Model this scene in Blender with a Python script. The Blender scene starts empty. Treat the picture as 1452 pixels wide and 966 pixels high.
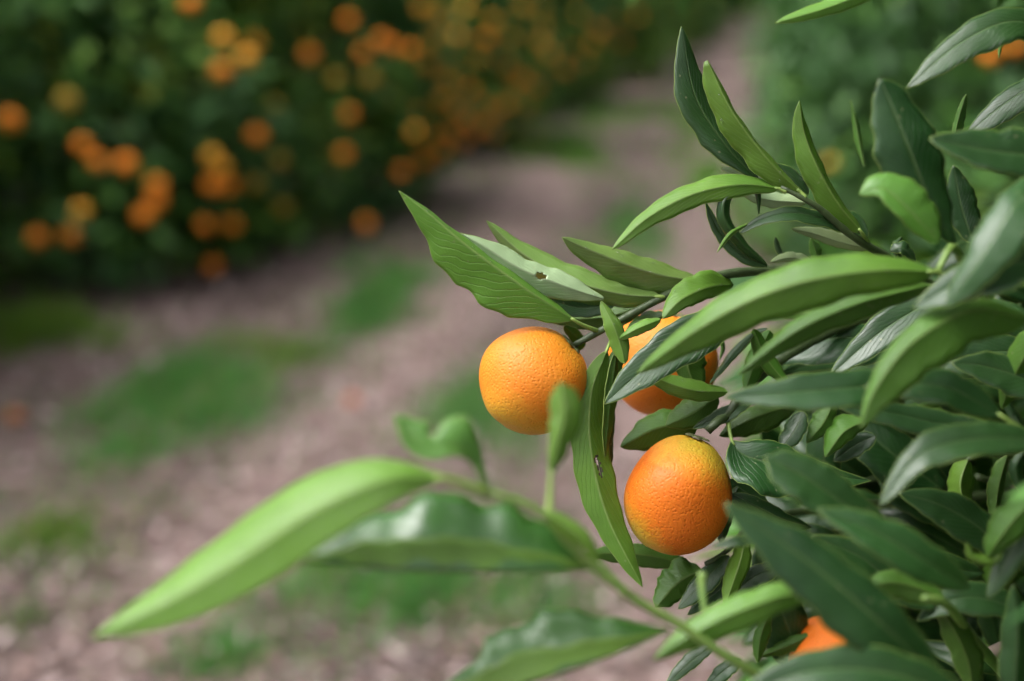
import bpy, bmesh, math, random
import numpy as np
from mathutils import Vector, Matrix

random.seed(7)
rng = np.random.default_rng(7)
S = bpy.context.scene
COL = S.collection
R = math.radians

# ------------------------------------------------------------------ camera
W, H = 1452.0, 966.0            # the photograph's pixel grid, used to read positions
LENS, SENSOR = 50.0, 36.0
FPX = LENS / SENSOR * W
CAM_H, PITCH, FOCUS = 1.2, R(15.0), 0.78
cd = bpy.data.cameras.new('camera')
cd.lens, cd.sensor_width = LENS, SENSOR
cd.clip_start, cd.clip_end = 0.02, 500
cd.dof.use_dof = True
cd.dof.focus_distance = FOCUS
cd.dof.aperture_fstop = 2.8
cd.dof.aperture_blades = 0
cam = bpy.data.objects.new('camera', cd)
COL.objects.link(cam)
cam.location = (0, 0, CAM_H)
cam.rotation_euler = (R(90) - PITCH, 0, 0)
S.camera = cam
CAMP = np.array([0, 0, CAM_H])
AX = np.array([1.0, 0, 0])
AF = np.array([0, math.cos(PITCH), -math.sin(PITCH)])
AU = np.array([0, math.sin(PITCH), math.cos(PITCH)])

# ------------------------------------------------------------------ world + sun (overcast, light rain)
wd = bpy.data.worlds.new('World')
S.world = wd
wd.use_nodes = True
nt = wd.node_tree
nt.nodes.clear()
sky = nt.nodes.new('ShaderNodeTexSky')
sky.sky_type = 'NISHITA'
sky.sun_disc = False
SUN_EL, SUN_AZ = R(60), R(-98)          # azimuth from +Y towards +X
sky.sun_elevation = SUN_EL
sky.sun_rotation = SUN_AZ
sky.air_density, sky.dust_density, sky.ozone_density = 1.0, 9.0, 1.0
hs = nt.nodes.new('ShaderNodeHueSaturation')
hs.inputs['Saturation'].default_value = 0.16
bg = nt.nodes.new('ShaderNodeBackground')
bg.inputs['Strength'].default_value = 0.15
wo = nt.nodes.new('ShaderNodeOutputWorld')
nt.links.new(sky.outputs[0], hs.inputs['Color'])
nt.links.new(hs.outputs[0], bg.inputs['Color'])
nt.links.new(bg.outputs[0], wo.inputs['Surface'])
sl = bpy.data.lights.new('sun', 'SUN')
sl.energy, sl.angle, sl.color = 1.2, R(60), (1.0, 0.98, 0.95)
so = bpy.data.objects.new('sun', sl)
COL.objects.link(so)
sdir = Vector((math.sin(SUN_AZ) * math.cos(SUN_EL), math.cos(SUN_AZ) * math.cos(SUN_EL), math.sin(SUN_EL)))
so.rotation_euler = sdir.to_track_quat('Z', 'Y').to_euler()
so.location = (-3, -3, 6)
S.view_settings.view_transform = 'Standard'
S.view_settings.look = 'None'
S.view_settings.gamma = 1.0
S.view_settings.use_curve_mapping = False
S.view_settings.exposure = 1.06
S.render.engine = 'CYCLES'
S.cycles.use_denoising = True
S.cycles.max_bounces = 5
S.cycles.diffuse_bounces = 2
S.cycles.glossy_bounces = 2
S.cycles.transmission_bounces = 4
S.cycles.use_adaptive_sampling = True
S.cycles.adaptive_threshold = 0.03
S.cycles.transparent_max_bounces = 8


# ------------------------------------------------------------------ geometry helpers
def at(x, y, z):
    """point seen at photo pixel x, y at z metres along the optical axis"""
    return CAMP + z * (AF + AX * ((x - W / 2) / FPX) + AU * ((H / 2 - y) / FPX))


def ground_at(x, y):
    d = AF + AX * ((x - W / 2) / FPX) + AU * ((H / 2 - y) / FPX)
    return CAMP + d * (-CAM_H / d[2])


def project(P):
    r = np.asarray(P) - CAMP
    z = r @ AF
    zz = np.where(np.abs(z) < 1e-6, 1e-6, z)
    return W / 2 + FPX * (r @ AX) / zz, H / 2 - FPX * (r @ AU) / zz, z


def cr(pts, n):
    """Catmull-Rom through pts, n samples, even in chord length"""
    P = np.array(pts, float)
    if len(P) == 2:
        return P[0] + (P[1] - P[0]) * np.linspace(0, 1, n)[:, None]
    k = np.concatenate([[0], np.cumsum(np.sqrt(((P[1:] - P[:-1])[:, :2] ** 2).sum(1)) + 1e-9)])
    Q = np.vstack([2 * P[0] - P[1], P, 2 * P[-1] - P[-2]])
    out = []
    for u in np.linspace(0, k[-1], n):
        i = min(max(np.searchsorted(k, u) - 1, 0), len(P) - 2)
        t = (u - k[i]) / (k[i + 1] - k[i])
        a, b, c, d = Q[i], Q[i + 1], Q[i + 2], Q[i + 3]
        out.append(.5 * (2 * b + (c - a) * t + (2 * a - 5 * b + 4 * c - d) * t * t + (3 * b - 3 * c + d - a) * t ** 3))
    return np.array(out)


def tube_geo(P, rad, n=8):
    """verts, faces of a tube through world points P with radii rad"""
    P = np.asarray(P, float)
    rad = np.broadcast_to(rad, len(P))
    V, F = [], []
    T = np.gradient(P, axis=0)
    T /= np.linalg.norm(T, axis=1)[:, None] + 1e-12
    ref = np.array([0.31, 0.2, 0.93])
    for i in range(len(P)):
        a = np.cross(T[i], ref)
        a /= np.linalg.norm(a) + 1e-12
        b = np.cross(T[i], a)
        for k in range(n):
            th = 2 * math.pi * k / n
            V.append(P[i] + rad[i] * (a * math.cos(th) + b * math.sin(th)))
    for i in range(len(P) - 1):
        for k in range(n):
            F.append((i * n + k, i * n + (k + 1) % n, (i + 1) * n + (k + 1) % n, (i + 1) * n + k))
    F.append(tuple(range(n))[::-1])
    F.append(tuple(range((len(P) - 1) * n, len(P) * n)))
    return V, F


def make_obj(name, me, parent=None, loc=(0, 0, 0)):
    o = bpy.data.objects.new(name, me)
    COL.objects.link(o)
    if parent is not None:
        o.parent = parent
    o.location = loc
    return o


def mesh_from(name, V, F, mats, mi=None, smooth=True):
    me = bpy.data.meshes.new(name)
    me.from_pydata([tuple(map(float, v)) for v in V], [], F)
    for m in mats:
        me.materials.append(m)
    if mi is not None:
        me.polygons.foreach_set('material_index', np.asarray(mi, dtype=np.int32))
    if smooth:
        me.polygons.foreach_set('use_smooth', np.ones(len(me.polygons), dtype=bool))
    me.update()
    return me


def tag(o, label=None, cat=None, group=None, kind=None):
    if label:
        o['label'] = label
    if cat:
        o['category'] = cat
    if group:
        o['group'] = group
    if kind:
        o['kind'] = kind
    return o


# ------------------------------------------------------------------ materials
class NT:
    def __init__(self, name):
        self.m = bpy.data.materials.new(name)
        self.m.use_nodes = True
        self.t = self.m.node_tree
        self.t.nodes.clear()
        self.out = self.t.nodes.new('ShaderNodeOutputMaterial')

    def n(self, kind, **kw):
        nd = self.t.nodes.new('ShaderNode' + kind)
        for k, v in kw.items():
            if k.startswith('i_'):
                nd.inputs[k[2:].replace('_', ' ')].default_value = v
            else:
                setattr(nd, k, v)
        return nd

    def l(self, a, b):
        self.t.links.new(a, b)

    def math(self, op, a, b=None, c=None, clamp=False):
        nd = self.n('Math', operation=op, use_clamp=clamp)
        for i, v in enumerate((a, b, c)):
            if v is None:
                continue
            if isinstance(v, (int, float)):
                nd.inputs[i].default_value = v
            else:
                self.l(v, nd.inputs[i])
        return nd.outputs[0]

    def mix(self, fac, a, b, mode='MIX'):
        nd = self.n('Mix', data_type='RGBA', blend_type=mode)
        for s, v in ((nd.inputs[0], fac), (nd.inputs[6], a), (nd.inputs[7], b)):
            if isinstance(v, (int, float)):
                s.default_value = v
            elif isinstance(v, tuple):
                s.default_value = (*v, 1) if len(v) == 3 else v
            else:
                self.l(v, s)
        return nd.outputs[2]

    def ramp(self, fac, stops):
        nd = self.n('ValToRGB')
        e = nd.color_ramp.elements
        while len(e) < len(stops):
            e.new(0.5)
        for el, (p, c) in zip(e, stops):
            el.position = p
            el.color = (*c, 1) if len(c) == 3 else c
        self.l(fac, nd.inputs[0])
        return nd.outputs[0]


def leaf_material(name, col, vein, rough, trans, trans_col, coat=0.0, vein_amt=0.35, spec=0.5):
    k = NT(name)
    uv = k.n('UVMap', uv_map='leaf')
    sp = k.n('SeparateXYZ')
    k.l(uv.outputs[0], sp.inputs[0])
    u, v = sp.outputs[0], sp.outputs[1]
    av = k.math('ABSOLUTE', k.math('SUBTRACT', v, 0.5))           # 0 midrib .. 0.5 edge
    mid = k.math('SUBTRACT', 1.0, k.math('MULTIPLY', av, 26.0), clamp=True)
    # lateral veins
    ph = k.math('SUBTRACT', k.math('MULTIPLY', u, 15.0), k.math('MULTIPLY', av, 9.0))
    geo = k.n('NewGeometry')
    nz = k.n('TexNoise', i_Scale=75.0, i_Detail=3.0)
    k.l(geo.outputs['Position'], nz.inputs['Vector'])
    ph = k.math('ADD', ph, k.math('MULTIPLY', nz.outputs[0], 1.8))
    tri = k.math('ABSOLUTE', k.math('SUBTRACT', k.math('FRACT', ph), 0.5))
    lat = k.math('SUBTRACT', 1.0, k.math('MULTIPLY', tri, 9.0), clamp=True)
    oi = k.n('ObjectInfo')
    c = k.n('RGB')
    c.outputs[0].default_value = (*col, 1)
    hsv = k.n('HueSaturation')
    k.l(c.outputs[0], hsv.inputs['Color'])
    rnd = oi.outputs['Random']
    k.l(k.math('ADD', 0.488, k.math('MULTIPLY', rnd, 0.022)), hsv.inputs['Hue'])
    k.l(k.math('ADD', 0.75, k.math('MULTIPLY', k.math('FRACT', k.math('MULTIPLY', rnd, 7.31)), 0.55)), hsv.inputs['Value'])
    n2 = k.n('TexNoise', i_Scale=45.0, i_Detail=5.0, i_Roughness=0.6)
    k.l(geo.outputs['Position'], n2.inputs['Vector'])
    base = k.mix(k.math('MULTIPLY', k.math('SUBTRACT', n2.outputs[0], 0.35, clamp=True), 1.1), hsv.outputs[0],
                 tuple(min(1, x * 1.75 + y * .1) for x, y in zip(col, vein)))
    nb = k.n('TexNoise', i_Scale=14.0, i_Detail=2.0)
    k.l(geo.outputs['Position'], nb.inputs['Vector'])
    base = k.mix(k.math('MULTIPLY', k.math('SUBTRACT', nb.outputs[0], 0.52, clamp=True), 1.6, clamp=True), base, tuple(min(1, a * b) for a, b in zip(col, (1.8, 1.5, 1.0))))
    base = k.mix(k.math('MULTIPLY', lat, 0.36 * vein_amt), base, vein)
    base = k.mix(k.math('MULTIPLY', mid, vein_amt * 1.6, clamp=True), base, vein)
    # small scars and dirt flecks
    vo = k.n('TexVoronoi', feature='F1', i_Scale=230.0)
    k.l(geo.outputs['Position'], vo.inputs['Vector'])
    n3 = k.n('TexNoise', i_Scale=60.0, i_Detail=1.0)
    k.l(geo.outputs['Position'], n3.inputs['Vector'])
    fl = k.math('MULTIPLY', k.math('LESS_THAN', vo.outputs['Distance'], 0.16), k.math('GREATER_THAN', n3.outputs[0], 0.60))
    base = k.mix(k.math('MULTIPLY', fl, 0.35), base, (0.30, 0.30, 0.16))
    # fine relief
    vo2 = k.n('TexVoronoi', feature='F1', i_Scale=900.0)
    k.l(geo.outputs['Position'], vo2.inputs['Vector'])
    hgt = k.math('ADD', k.math('MULTIPLY', vo2.outputs['Distance'], 0.10),
                 k.math('ADD', k.math('MULTIPLY', lat, -0.35), k.math('MULTIPLY', mid, -0.8)))
    hgt = k.math('ADD', hgt, k.math('MULTIPLY', n2.outputs[0], 1.6))
    bp = k.n('Bump', i_Strength=0.8, i_Distance=0.0007)
    k.l(hgt, bp.inputs['Height'])
    p = k.n('BsdfPrincipled')
    k.l(base, p.inputs['Base Color'])
    rr = k.math('ADD', rough - 0.07, k.math('MULTIPLY', n2.outputs[0], 0.18))
    k.l(rr, p.inputs['Roughness'])
    p.inputs['Specular IOR Level'].default_value = spec
    p.inputs['Coat Weight'].default_value = coat
    p.inputs['Coat Roughness'].default_value = 0.30
    k.l(bp.outputs[0], p.inputs['Normal'])
    tr = k.n('BsdfTranslucent')
    tr.inputs['Color'].default_value = (*trans_col, 1)
    mx = k.n('MixShader')
    mx.inputs[0].default_value = trans
    k.l(p.outputs[0], mx.inputs[1])
    k.l(tr.outputs[0], mx.inputs[2])
    k.l(mx.outputs[0], k.out.inputs['Surface'])
    return k.m


def simple(name, col, rough=0.5, noise=None, scale=60.0, trans=0.0, spec=0.5, bump=0.0):
    k = NT(name)
    p = k.n('BsdfPrincipled')
    p.inputs['Roughness'].default_value = rough
    p.inputs['Specular IOR Level'].default_value = spec
    tc = k.n('NewGeometry')
    nz = k.n('TexNoise', i_Scale=scale, i_Detail=2.0)
    k.l(tc.outputs['Position'], nz.inputs['Vector'])
    f = k.math('MULTIPLY', k.math('SUBTRACT', nz.outputs[0], 0.3, clamp=True), 2.2, clamp=True)
    c = k.mix(f, col, noise or tuple(x * .6 for x in col))
    k.l(c, p.inputs['Base Color'])
    if bump:
        b = k.n('Bump', i_Strength=0.8, i_Distance=bump)
        k.l(nz.outputs[0], b.inputs['Height'])
        k.l(b.outputs[0], p.inputs['Normal'])
    if trans:
        tr = k.n('BsdfTranslucent')
        k.l(c, tr.inputs['Color'])
        mx = k.n('MixShader')
        mx.inputs[0].default_value = trans
        k.l(p.outputs[0], mx.inputs[1])
        k.l(tr.outputs[0], mx.inputs[2])
        k.l(mx.outputs[0], k.out.inputs['Surface'])
    else:
        k.l(p.outputs[0], k.out.inputs['Surface'])
    return k.m


VEIN = (0.24, 0.33, 0.10)
M_TOP = leaf_material('leaf_upper_mature', (0.013, 0.046, 0.010), (0.09, 0.15, 0.05), 0.36, 0.13, (0.09, 0.28, 0.010), vein_amt=0.40, coat=0.22, spec=0.42)
M_UND = leaf_material('leaf_underside_mature', (0.046, 0.125, 0.012), (0.17, 0.26, 0.06), 0.46, 0.28, (0.15, 0.40, 0.012), vein_amt=0.55, spec=0.45)
M_YTOP = leaf_material('leaf_upper_young', (0.060, 0.165, 0.022), VEIN, 0.36, 0.30, (0.20, 0.45, 0.02), vein_amt=0.4)
M_YUND = leaf_material('leaf_underside_young', (0.088, 0.190, 0.020), (0.28, 0.38, 0.11), 0.40, 0.36, (0.25, 0.50, 0.025), vein_amt=0.5, spec=0.55)
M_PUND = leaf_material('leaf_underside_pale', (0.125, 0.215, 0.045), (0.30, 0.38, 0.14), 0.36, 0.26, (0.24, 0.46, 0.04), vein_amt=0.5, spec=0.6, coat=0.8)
M_RIM = simple('leaf_rim', (0.24, 0.33, 0.08), 0.5, (0.17, 0.26, 0.05), 200, trans=0.25)
M_PET = simple('petiole_green', (0.22, 0.32, 0.07), 0.5, (0.15, 0.24, 0.05), 250)
M_TWIG = simple('twig_green', (0.055, 0.085, 0.030), 0.45, (0.035, 0.055, 0.020), 300, bump=0.0006)
M_SHOOT = simple('shoot_green', (0.17, 0.27, 0.06), 0.45, (0.11, 0.20, 0.04), 120)
M_BARK = simple('bark', (0.11, 0.085, 0.06), 0.85, (0.05, 0.038, 0.028), 60, bump=0.004)
M_SCAR = simple('leaf_scar', (0.05, 0.045, 0.02), 0.8, (0.02, 0.015, 0.01), 400)
M_WATER = NT('water_drop')
_g = M_WATER.n('BsdfGlass', i_IOR=1.33, i_Roughness=0.02)
M_WATER.l(_g.outputs[0], M_WATER.out.inputs['Surface'])
M_WATER = M_WATER.m
M_BTOP = leaf_material('leaf_upper_fresh', (0.022, 0.088, 0.010), (0.10, 0.19, 0.04), 0.36, 0.16, (0.12, 0.34, 0.010), vein_amt=0.4, coat=0.4)
M_SUND = leaf_material('leaf_underside_painted_sheen', (0.24, 0.33, 0.17), (0.34, 0.42, 0.22), 0.40, 0.2, (0.30, 0.45, 0.12), vein_amt=0.4, spec=0.6, coat=0.6)  # sky sheen painted into the pale base colour, on top of the coat
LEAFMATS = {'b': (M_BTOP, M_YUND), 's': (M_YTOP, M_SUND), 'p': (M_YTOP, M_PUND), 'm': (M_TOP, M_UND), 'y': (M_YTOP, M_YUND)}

# ------------------------------------------------------------------ leaf builder
_k = (.42 / .58)


def prof_default(t):
    f = np.power(np.clip(t, 0, 1), 0.62) * np.power(np.clip(1 - t, 0, 1), 0.80)
    return f / (0.4366 ** 0.62 * 0.5634 ** 0.80)


def smooth_interp(t, pts):
    a = np.array(pts, float)
    return np.interp(t, a[:, 0], a[:, 1])


LEAVES = []


def leaf_geometry(mid, wl, wr, dl, dr, face='T', pl=None, pr=None, bow=0.07, wav=1.5, pet=None, holes=(), scars=(), drops=0,
                  nt_=28, ns=5, pet_r=1.1, seed=None, thick=0.00035, auto=1.0, cyl=None):
    """mid: px,px,cm control points base->tip. wl/wr: half widths in px seen to the left/right of the way base->tip,
    dl/dr: how much farther (cm) the left/right margin lies than the midrib. Returns verts, faces, material index, uv, base."""
    cyl = (.45 if face == 'U' else .12) if cyl is None else cyl
    rs = np.random.default_rng(seed if seed is not None else int(abs(mid[0][0] * 13 + mid[0][1] * 7 + mid[-1][0] * 3)))
    C = cr(mid, nt_ + 1)
    t = np.linspace(0, 1, nt_ + 1)
    D = np.gradient(C[:, :2], axis=0)
    D /= np.linalg.norm(D, axis=1)[:, None] + 1e-9
    for _ in range(2):
        D[1:-1] = (D[:-2] + D[1:-1] * 2 + D[2:]) / 4
        D /= np.linalg.norm(D, axis=1)[:, None] + 1e-9
    NL = np.stack([D[:, 1], -D[:, 0]], 1)
    pd = prof_default(t)
    pL = pd * wl if pl is None else smooth_interp(t, pl)
    pR = pd * wr if pr is None else smooth_interp(t, pr)
    mL = pL / (np.abs(pL).max() + 1e-9) * np.sign(wl if wl else 1) if pl is not None else pd
    mR = pR / (np.abs(pR).max() + 1e-9) * np.sign(wr if wr else 1) if pr is not None else pd
    mL, mR = np.abs(mL), np.abs(mR)
    # fold along the midrib: seen from above the far half stands up to the camera and the near half lies open to the sky;
    # seen from below the midrib is a ridge and the upper half turns to the sky
    if wr >= 0 and wl >= 0 and auto > 0:
        zc = C[:, 2].mean() / FPX
        upL = -NL[2:-2, 1].mean()                      # +1: left side is the upper one in the picture
        aa = min(1.0, abs(upL)) * auto
        hl, hr = np.abs(pL).max() * zc, np.abs(pR).max() * zc
        up_k, low_k = ((.40, -.80) if face == 'T' else (1.0, .40))
        j1, j2 = rs.uniform(.75, 1.25, 2)
        al, ar = (up_k * hl * j1, low_k * hr * j2) if upL > 0 else (low_k * hl * j1, up_k * hr * j2)
        dl, dr = dl * (1 - aa) + al * aa, dr * (1 - aa) + ar * aa
    # margin irregularity
    ph1, ph2 = rs.uniform(0, 6.28, 2)
    irr = lambda ph: 1 + 0.035 * wav * np.sin(t * 19 + ph) + 0.025 * wav * np.sin(t * 43 + ph * 2)
    pL, pR = pL * irr(ph1), pR * irr(ph2)
    cols = []
    ss = np.concatenate([[0, .05], np.linspace(0, 1, ns)[1:]])
    ns = len(ss)
    Pm = np.array([at(c[0], c[1], c[2] / 100) for c in C])
    EL = np.array([at(C[i, 0] + NL[i, 0] * pL[i], C[i, 1] + NL[i, 1] * pL[i], (C[i, 2] + dl * mL[i]) / 100) for i in range(nt_ + 1)])
    ER = np.array([at(C[i, 0] - NL[i, 0] * pR[i], C[i, 1] - NL[i, 1] * pR[i], (C[i, 2] + dr * mR[i]) / 100) for i in range(nt_ + 1)])
    G = np.zeros((nt_ + 1, 2 * ns - 1, 3))
    FL = np.array([at(C[i, 0] + NL[i, 0] * pL[i], C[i, 1] + NL[i, 1] * pL[i], C[i, 2] / 100) for i in range(nt_ + 1)])
    FR = np.array([at(C[i, 0] - NL[i, 0] * pR[i], C[i, 1] - NL[i, 1] * pR[i], C[i, 2] / 100) for i in range(nt_ + 1)])
    for j, s in enumerate(ss):
        q = (1 - cyl) * s + cyl * s * s                 # cyl: rounded across instead of folded
        G[:, ns - 1 - j] = Pm + (FL - Pm) * s + (EL - FL) * q
        G[:, ns - 1 + j] = Pm + (FR - Pm) * s + (ER - FR) * q

    def normals(G):
        a = np.gradient(G, axis=0)
        b = np.gradient(G, axis=1)
        n = np.cross(a, b)
        n /= np.linalg.norm(n, axis=2)[:, :, None] + 1e-12
        return n
    N = normals(G)
    # tip/base rows degenerate: copy neighbours
    N[0], N[-1] = N[1], N[-2]
    half = N[2:-2, :ns] if wr < 0 else N[2:-2]
    gp = G[2:-2, :ns] if wr < 0 else G[2:-2]
    facing = ((CAMP - gp) * half).sum()
    sgn = 1.0 if facing > 0 else -1.0
    if face == 'U':
        sgn = -sgn
    N = N * sgn                                       # N now is the upper side's normal
    sv = np.concatenate([-ss[::-1], ss[1:]])
    wL = np.linalg.norm(EL - Pm, axis=1)
    wR = np.linalg.norm(ER - Pm, axis=1)
    wid = np.where(sv[None, :] < 0, wL[:, None], wR[:, None])
    # blade convex on each side of the midrib, margin undulating
    bump = bow * np.abs(sv) * (1 - np.abs(sv)) * 2
    und = 0.035 * wav * (np.abs(sv) ** 2)[None, :] * np.where(sv[None, :] < 0, np.sin(t * 9 + ph1)[:, None] + .5 * np.sin(t * 24 + ph2)[:, None],
                                                             np.sin(t * 8 + ph2)[:, None] + .5 * np.sin(t * 26 + ph1)[:, None])
    G = G + N * ((bump[None, :] + und) * np.maximum(wid, 0.002))[:, :, None]
    N = normals(G) * 1.0
    N[0], N[-1] = N[1], N[-2]
    N *= np.sign((N * np.roll(N, 0)).sum()) * sgn if False else 1.0
    N2 = N * sgn
    top = G + N2 * thick / 2
    bot = G - N2 * thick / 2
    # midrib ridge below
    m = ns - 1
    bot[1:-1, m] -= N2[1:-1, m] * (0.0006 * (1 - t[1:-1]) ** .5)[:, None]
    nc = 2 * ns - 1
    V = list(top.reshape(-1, 3)) + list(bot.reshape(-1, 3))
    off = (nt_ + 1) * nc
    UVs = np.zeros((nt_ + 1, nc, 2))
    UVs[:, :, 0] = t[:, None]
    UVs[:, :, 1] = (sv * 0.5 + 0.5)[None, :]
    uv = list(UVs.reshape(-1, 2)) * 2
    F, MI = [], []
    hol = set()
    for (ht, hv, hr_t, hr_v) in holes:
        for i in range(nt_):
            for j in range(nc - 1):
                tc, vc = (i + .5) / nt_, (sv[j] + sv[j + 1]) / 2
                if ((tc - ht) / hr_t) ** 2 + ((vc - hv) / hr_v) ** 2 < 1:
                    hol.add((i, j))
    sca = set()
    for (ht, hv, hr_t, hr_v) in scars:
        for i in range(nt_):
            for j in range(nc - 1):
                tc, vc = (i + .5) / nt_, (sv[j] + sv[j + 1]) / 2
                if ((tc - ht) / hr_t) ** 2 + ((vc - hv) / hr_v) ** 2 < 1 + .5 * math.sin(i * 2.3 + j):
                    sca.add((i, j))
    flip = sgn < 0
    idx = lambda i, j: i * nc + j

    def solid(i, j):
        if not (0 <= i < nt_ and 0 <= j < nc - 1) or (i, j) in hol:
            return False
        side = mL if j < ns - 1 else mR
        wv = pL if j < ns - 1 else pR
        return not (abs(wv[i]) < 0.25 and abs(wv[i + 1]) < 0.25)
    for i in range(nt_):
        for j in range(nc - 1):
            if not solid(i, j):
                continue
            q = (idx(i, j), idx(i + 1, j), idx(i + 1, j + 1), idx(i, j + 1))
            if flip:
                q = q[::-1]
            F.append(q)
            MI.append(5 if (i, j) in sca else 0)
            F.append(tuple(off + a for a in q[::-1]))
            MI.append(5 if (i, j) in sca else 1)
            for (a, b, di, dj) in ((idx(i, j), idx(i + 1, j), 0, -1), (idx(i + 1, j + 1), idx(i, j + 1), 0, 1),
                                   (idx(i, j + 1), idx(i, j), -1, 0), (idx(i + 1, j), idx(i + 1, j + 1), 1, 0)):
                if not solid(i + di, j + dj):
                    F.append((a, b, off + b, off + a) if flip else (b, a, off + a, off + b))
                    MI.append(5 if (i + di, j + dj) in hol else 2)
    # pale margin: a thin bead along both edges
    for edge in (0, nc - 1):
        wv = pL if edge == 0 else pR
        keep = [i for i in range(nt_ + 1) if abs(wv[i]) > 0.25 or i in (0, nt_)]
        if len(keep) > 3:
            v_, f_ = tube_geo(G[keep, edge], 0.00024, 4)
            o_ = len(V)
            V += v_
            uv += [np.array([.5, .5])] * len(v_)
            F += [tuple(a + o_ for a in f) for f in f_]
            MI += [2] * len(f_)
    if pet is not None:
        pp = cr([(C[1][0], C[1][1], C[1][2])] + [(C[0][0], C[0][1], C[0][2])] + list(pet), 8)
        PW = np.array([at(a[0], a[1], a[2] / 100) for a in pp])
        v_, f_ = tube_geo(PW, np.linspace(0.0007, 0.00135, 8) * pet_r, 8)
        o_ = len(V)
        V += v_
        uv += [np.array([.5, .5])] * len(v_)
        F += [tuple(a + o_ for a in f) for f in f_]
        MI += [3] * len(f_)
    for _ in range(drops):
        i, j = rs.integers(4, nt_ - 4), rs.integers(1, nc - 1)
        r_ = rs.uniform(0.0006, 0.0014)
        c0 = top[i, j] if face == 'T' else bot[i, j]
        nn = N2[i, j] if face == 'T' else -N2[i, j]
        a_ = np.cross(nn, [.3, .5, .8]); a_ /= np.linalg.norm(a_); b_ = np.cross(nn, a_)
        o_ = len(V)
        for el in (0, .55, 1.05):
            for kk in range(8):
                th = kk * math.pi / 4
                V.append(c0 + r_ * (math.cos(el) * (a_ * math.cos(th) + b_ * math.sin(th)) + 0.75 * math.sin(el) * nn))
                uv.append(np.array([.5, .5]))
        for rr in range(2):
            for kk in range(8):
                F.append((o_ + rr * 8 + kk, o_ + rr * 8 + (kk + 1) % 8, o_ + rr * 8 + 8 + (kk + 1) % 8, o_ + rr * 8 + 8 + kk))
                MI.append(4)
        F.append(tuple(o_ + 16 + kk for kk in range(8)))
        MI.append(4)
    return V, F, MI, uv, Pm[0]


def lf(parent, mid, wl, wr, dl=0.4, dr=0.4, face='T', mat='m', label=None, **kw):
    V, F, MI, uv, b = leaf_geometry(mid, wl, wr, dl, dr, face, **kw)
    tm, um = LEAFMATS[mat]
    me = mesh_from('leaf', np.array(V) - b, F, (tm, um, M_RIM, M_PET, M_WATER, M_SCAR), MI)
    lay = me.uv_layers.new(name='leaf')
    vi = np.zeros(len(me.loops), dtype=np.int32)
    me.loops.foreach_get('vertex_index', vi)
    lay.data.foreach_set('uv', np.array(uv, dtype=np.float32)[vi].ravel())
    o = make_obj('leaf', me, parent, b - np.array(WPOS[parent.name]))
    if label:
        o['label'] = label
    LEAVES.append(o)
    return o


WPOS = {}


def branch(parent, pts, r0, r1, mat=None, name='branch', n=24, world=False, sides=10):
    if world:
        P = cr([(*p[:2], p[2]) for p in pts], n)
    else:
        C = cr(pts, n)
        P = np.array([at(a[0], a[1], a[2] / 100) for a in C])
    rad = np.linspace(r0, r1, n)
    rs = np.random.default_rng(int(abs(pts[0][0] * 31) + n))
    rad = rad * (1 + 0.10 * np.sin(np.arange(n) * 1.9 + rs.uniform(0, 6)) * (rs.uniform(0.3, 1, n)))
    V, F = tube_geo(P, rad, sides)
    me = mesh_from(name, np.array(V) - P[0], F, (mat or M_TWIG,))
    o = make_obj(name, me, parent, P[0] - np.array(WPOS[parent.name]))
    WPOS[o.name] = tuple(P[0])
    return o


# ================================================================== GROUND
def ground_mat():
    k = NT('orchard_soil')
    g = k.n('NewGeometry')
    n1 = k.n('TexNoise', i_Scale=1.6, i_Detail=3.0, i_Roughness=0.65)
    n2 = k.n('TexNoise', i_Scale=14.0, i_Detail=3.0, i_Roughness=0.7)
    n3 = k.n('TexVoronoi', feature='F1', i_Scale=38.0)
    for nd in (n1, n2, n3):
        k.l(g.outputs['Position'], nd.inputs['Vector'])
    c1 = k.ramp(n2.outputs[0], [(0.30, (0.050, 0.030, 0.027)), (0.5, (0.10, 0.064, 0.060)), (0.70, (0.17, 0.120, 0.113))])
    c2 = k.mix(k.math('MULTIPLY', k.math('SUBTRACT', n1.outputs[0], 0.40, clamp=True), 3.5, clamp=True), c1, (0.046, 0.029, 0.024))
    # two worn wheel tracks of paler, bare soil
    sp = k.n('SeparateXYZ')
    k.l(g.outputs['Position'], sp.inputs[0])
    e = k.math('SUBTRACT', sp.outputs[0], k.math('MULTIPLY', sp.outputs[1], 0.155))
    e = k.math('ADD', e, k.math('MULTIPLY', k.math('SUBTRACT', n1.outputs[0], .5), .5))
    for ec in (-1.0, -0.10):
        d = k.math('ABSOLUTE', k.math('SUBTRACT', e, ec))
        f = k.math('SUBTRACT', 1.0, k.math('DIVIDE', k.math('SUBTRACT', d, .10, clamp=True), .18, clamp=True))
        c2 = k.mix(k.math('MULTIPLY', f, .75), c2, k.ramp(n2.outputs[0], [(0.30, (0.125, 0.080, 0.072)), (0.70, (0.235, 0.162, 0.148))]))
    c3 = k.mix(k.math('MULTIPLY', k.math('SUBTRACT', 0.35, n3.outputs['Distance'], clamp=True), 1.2, clamp=True), c2, (0.16, 0.115, 0.108))
    p = k.n('BsdfPrincipled', i_Roughness=0.85)
    k.l(c3, p.inputs['Base Color'])
    b = k.n('Bump', i_Strength=0.9, i_Distance=0.02)
    k.l(k.math('ADD', n2.outputs[0], k.math('MULTIPLY', n3.outputs['Distance'], 0.4)), b.inputs['Height'])
    k.l(b.outputs[0], p.inputs['Normal'])
    k.l(p.outputs[0], k.out.inputs['Surface'])
    return k.m


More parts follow.
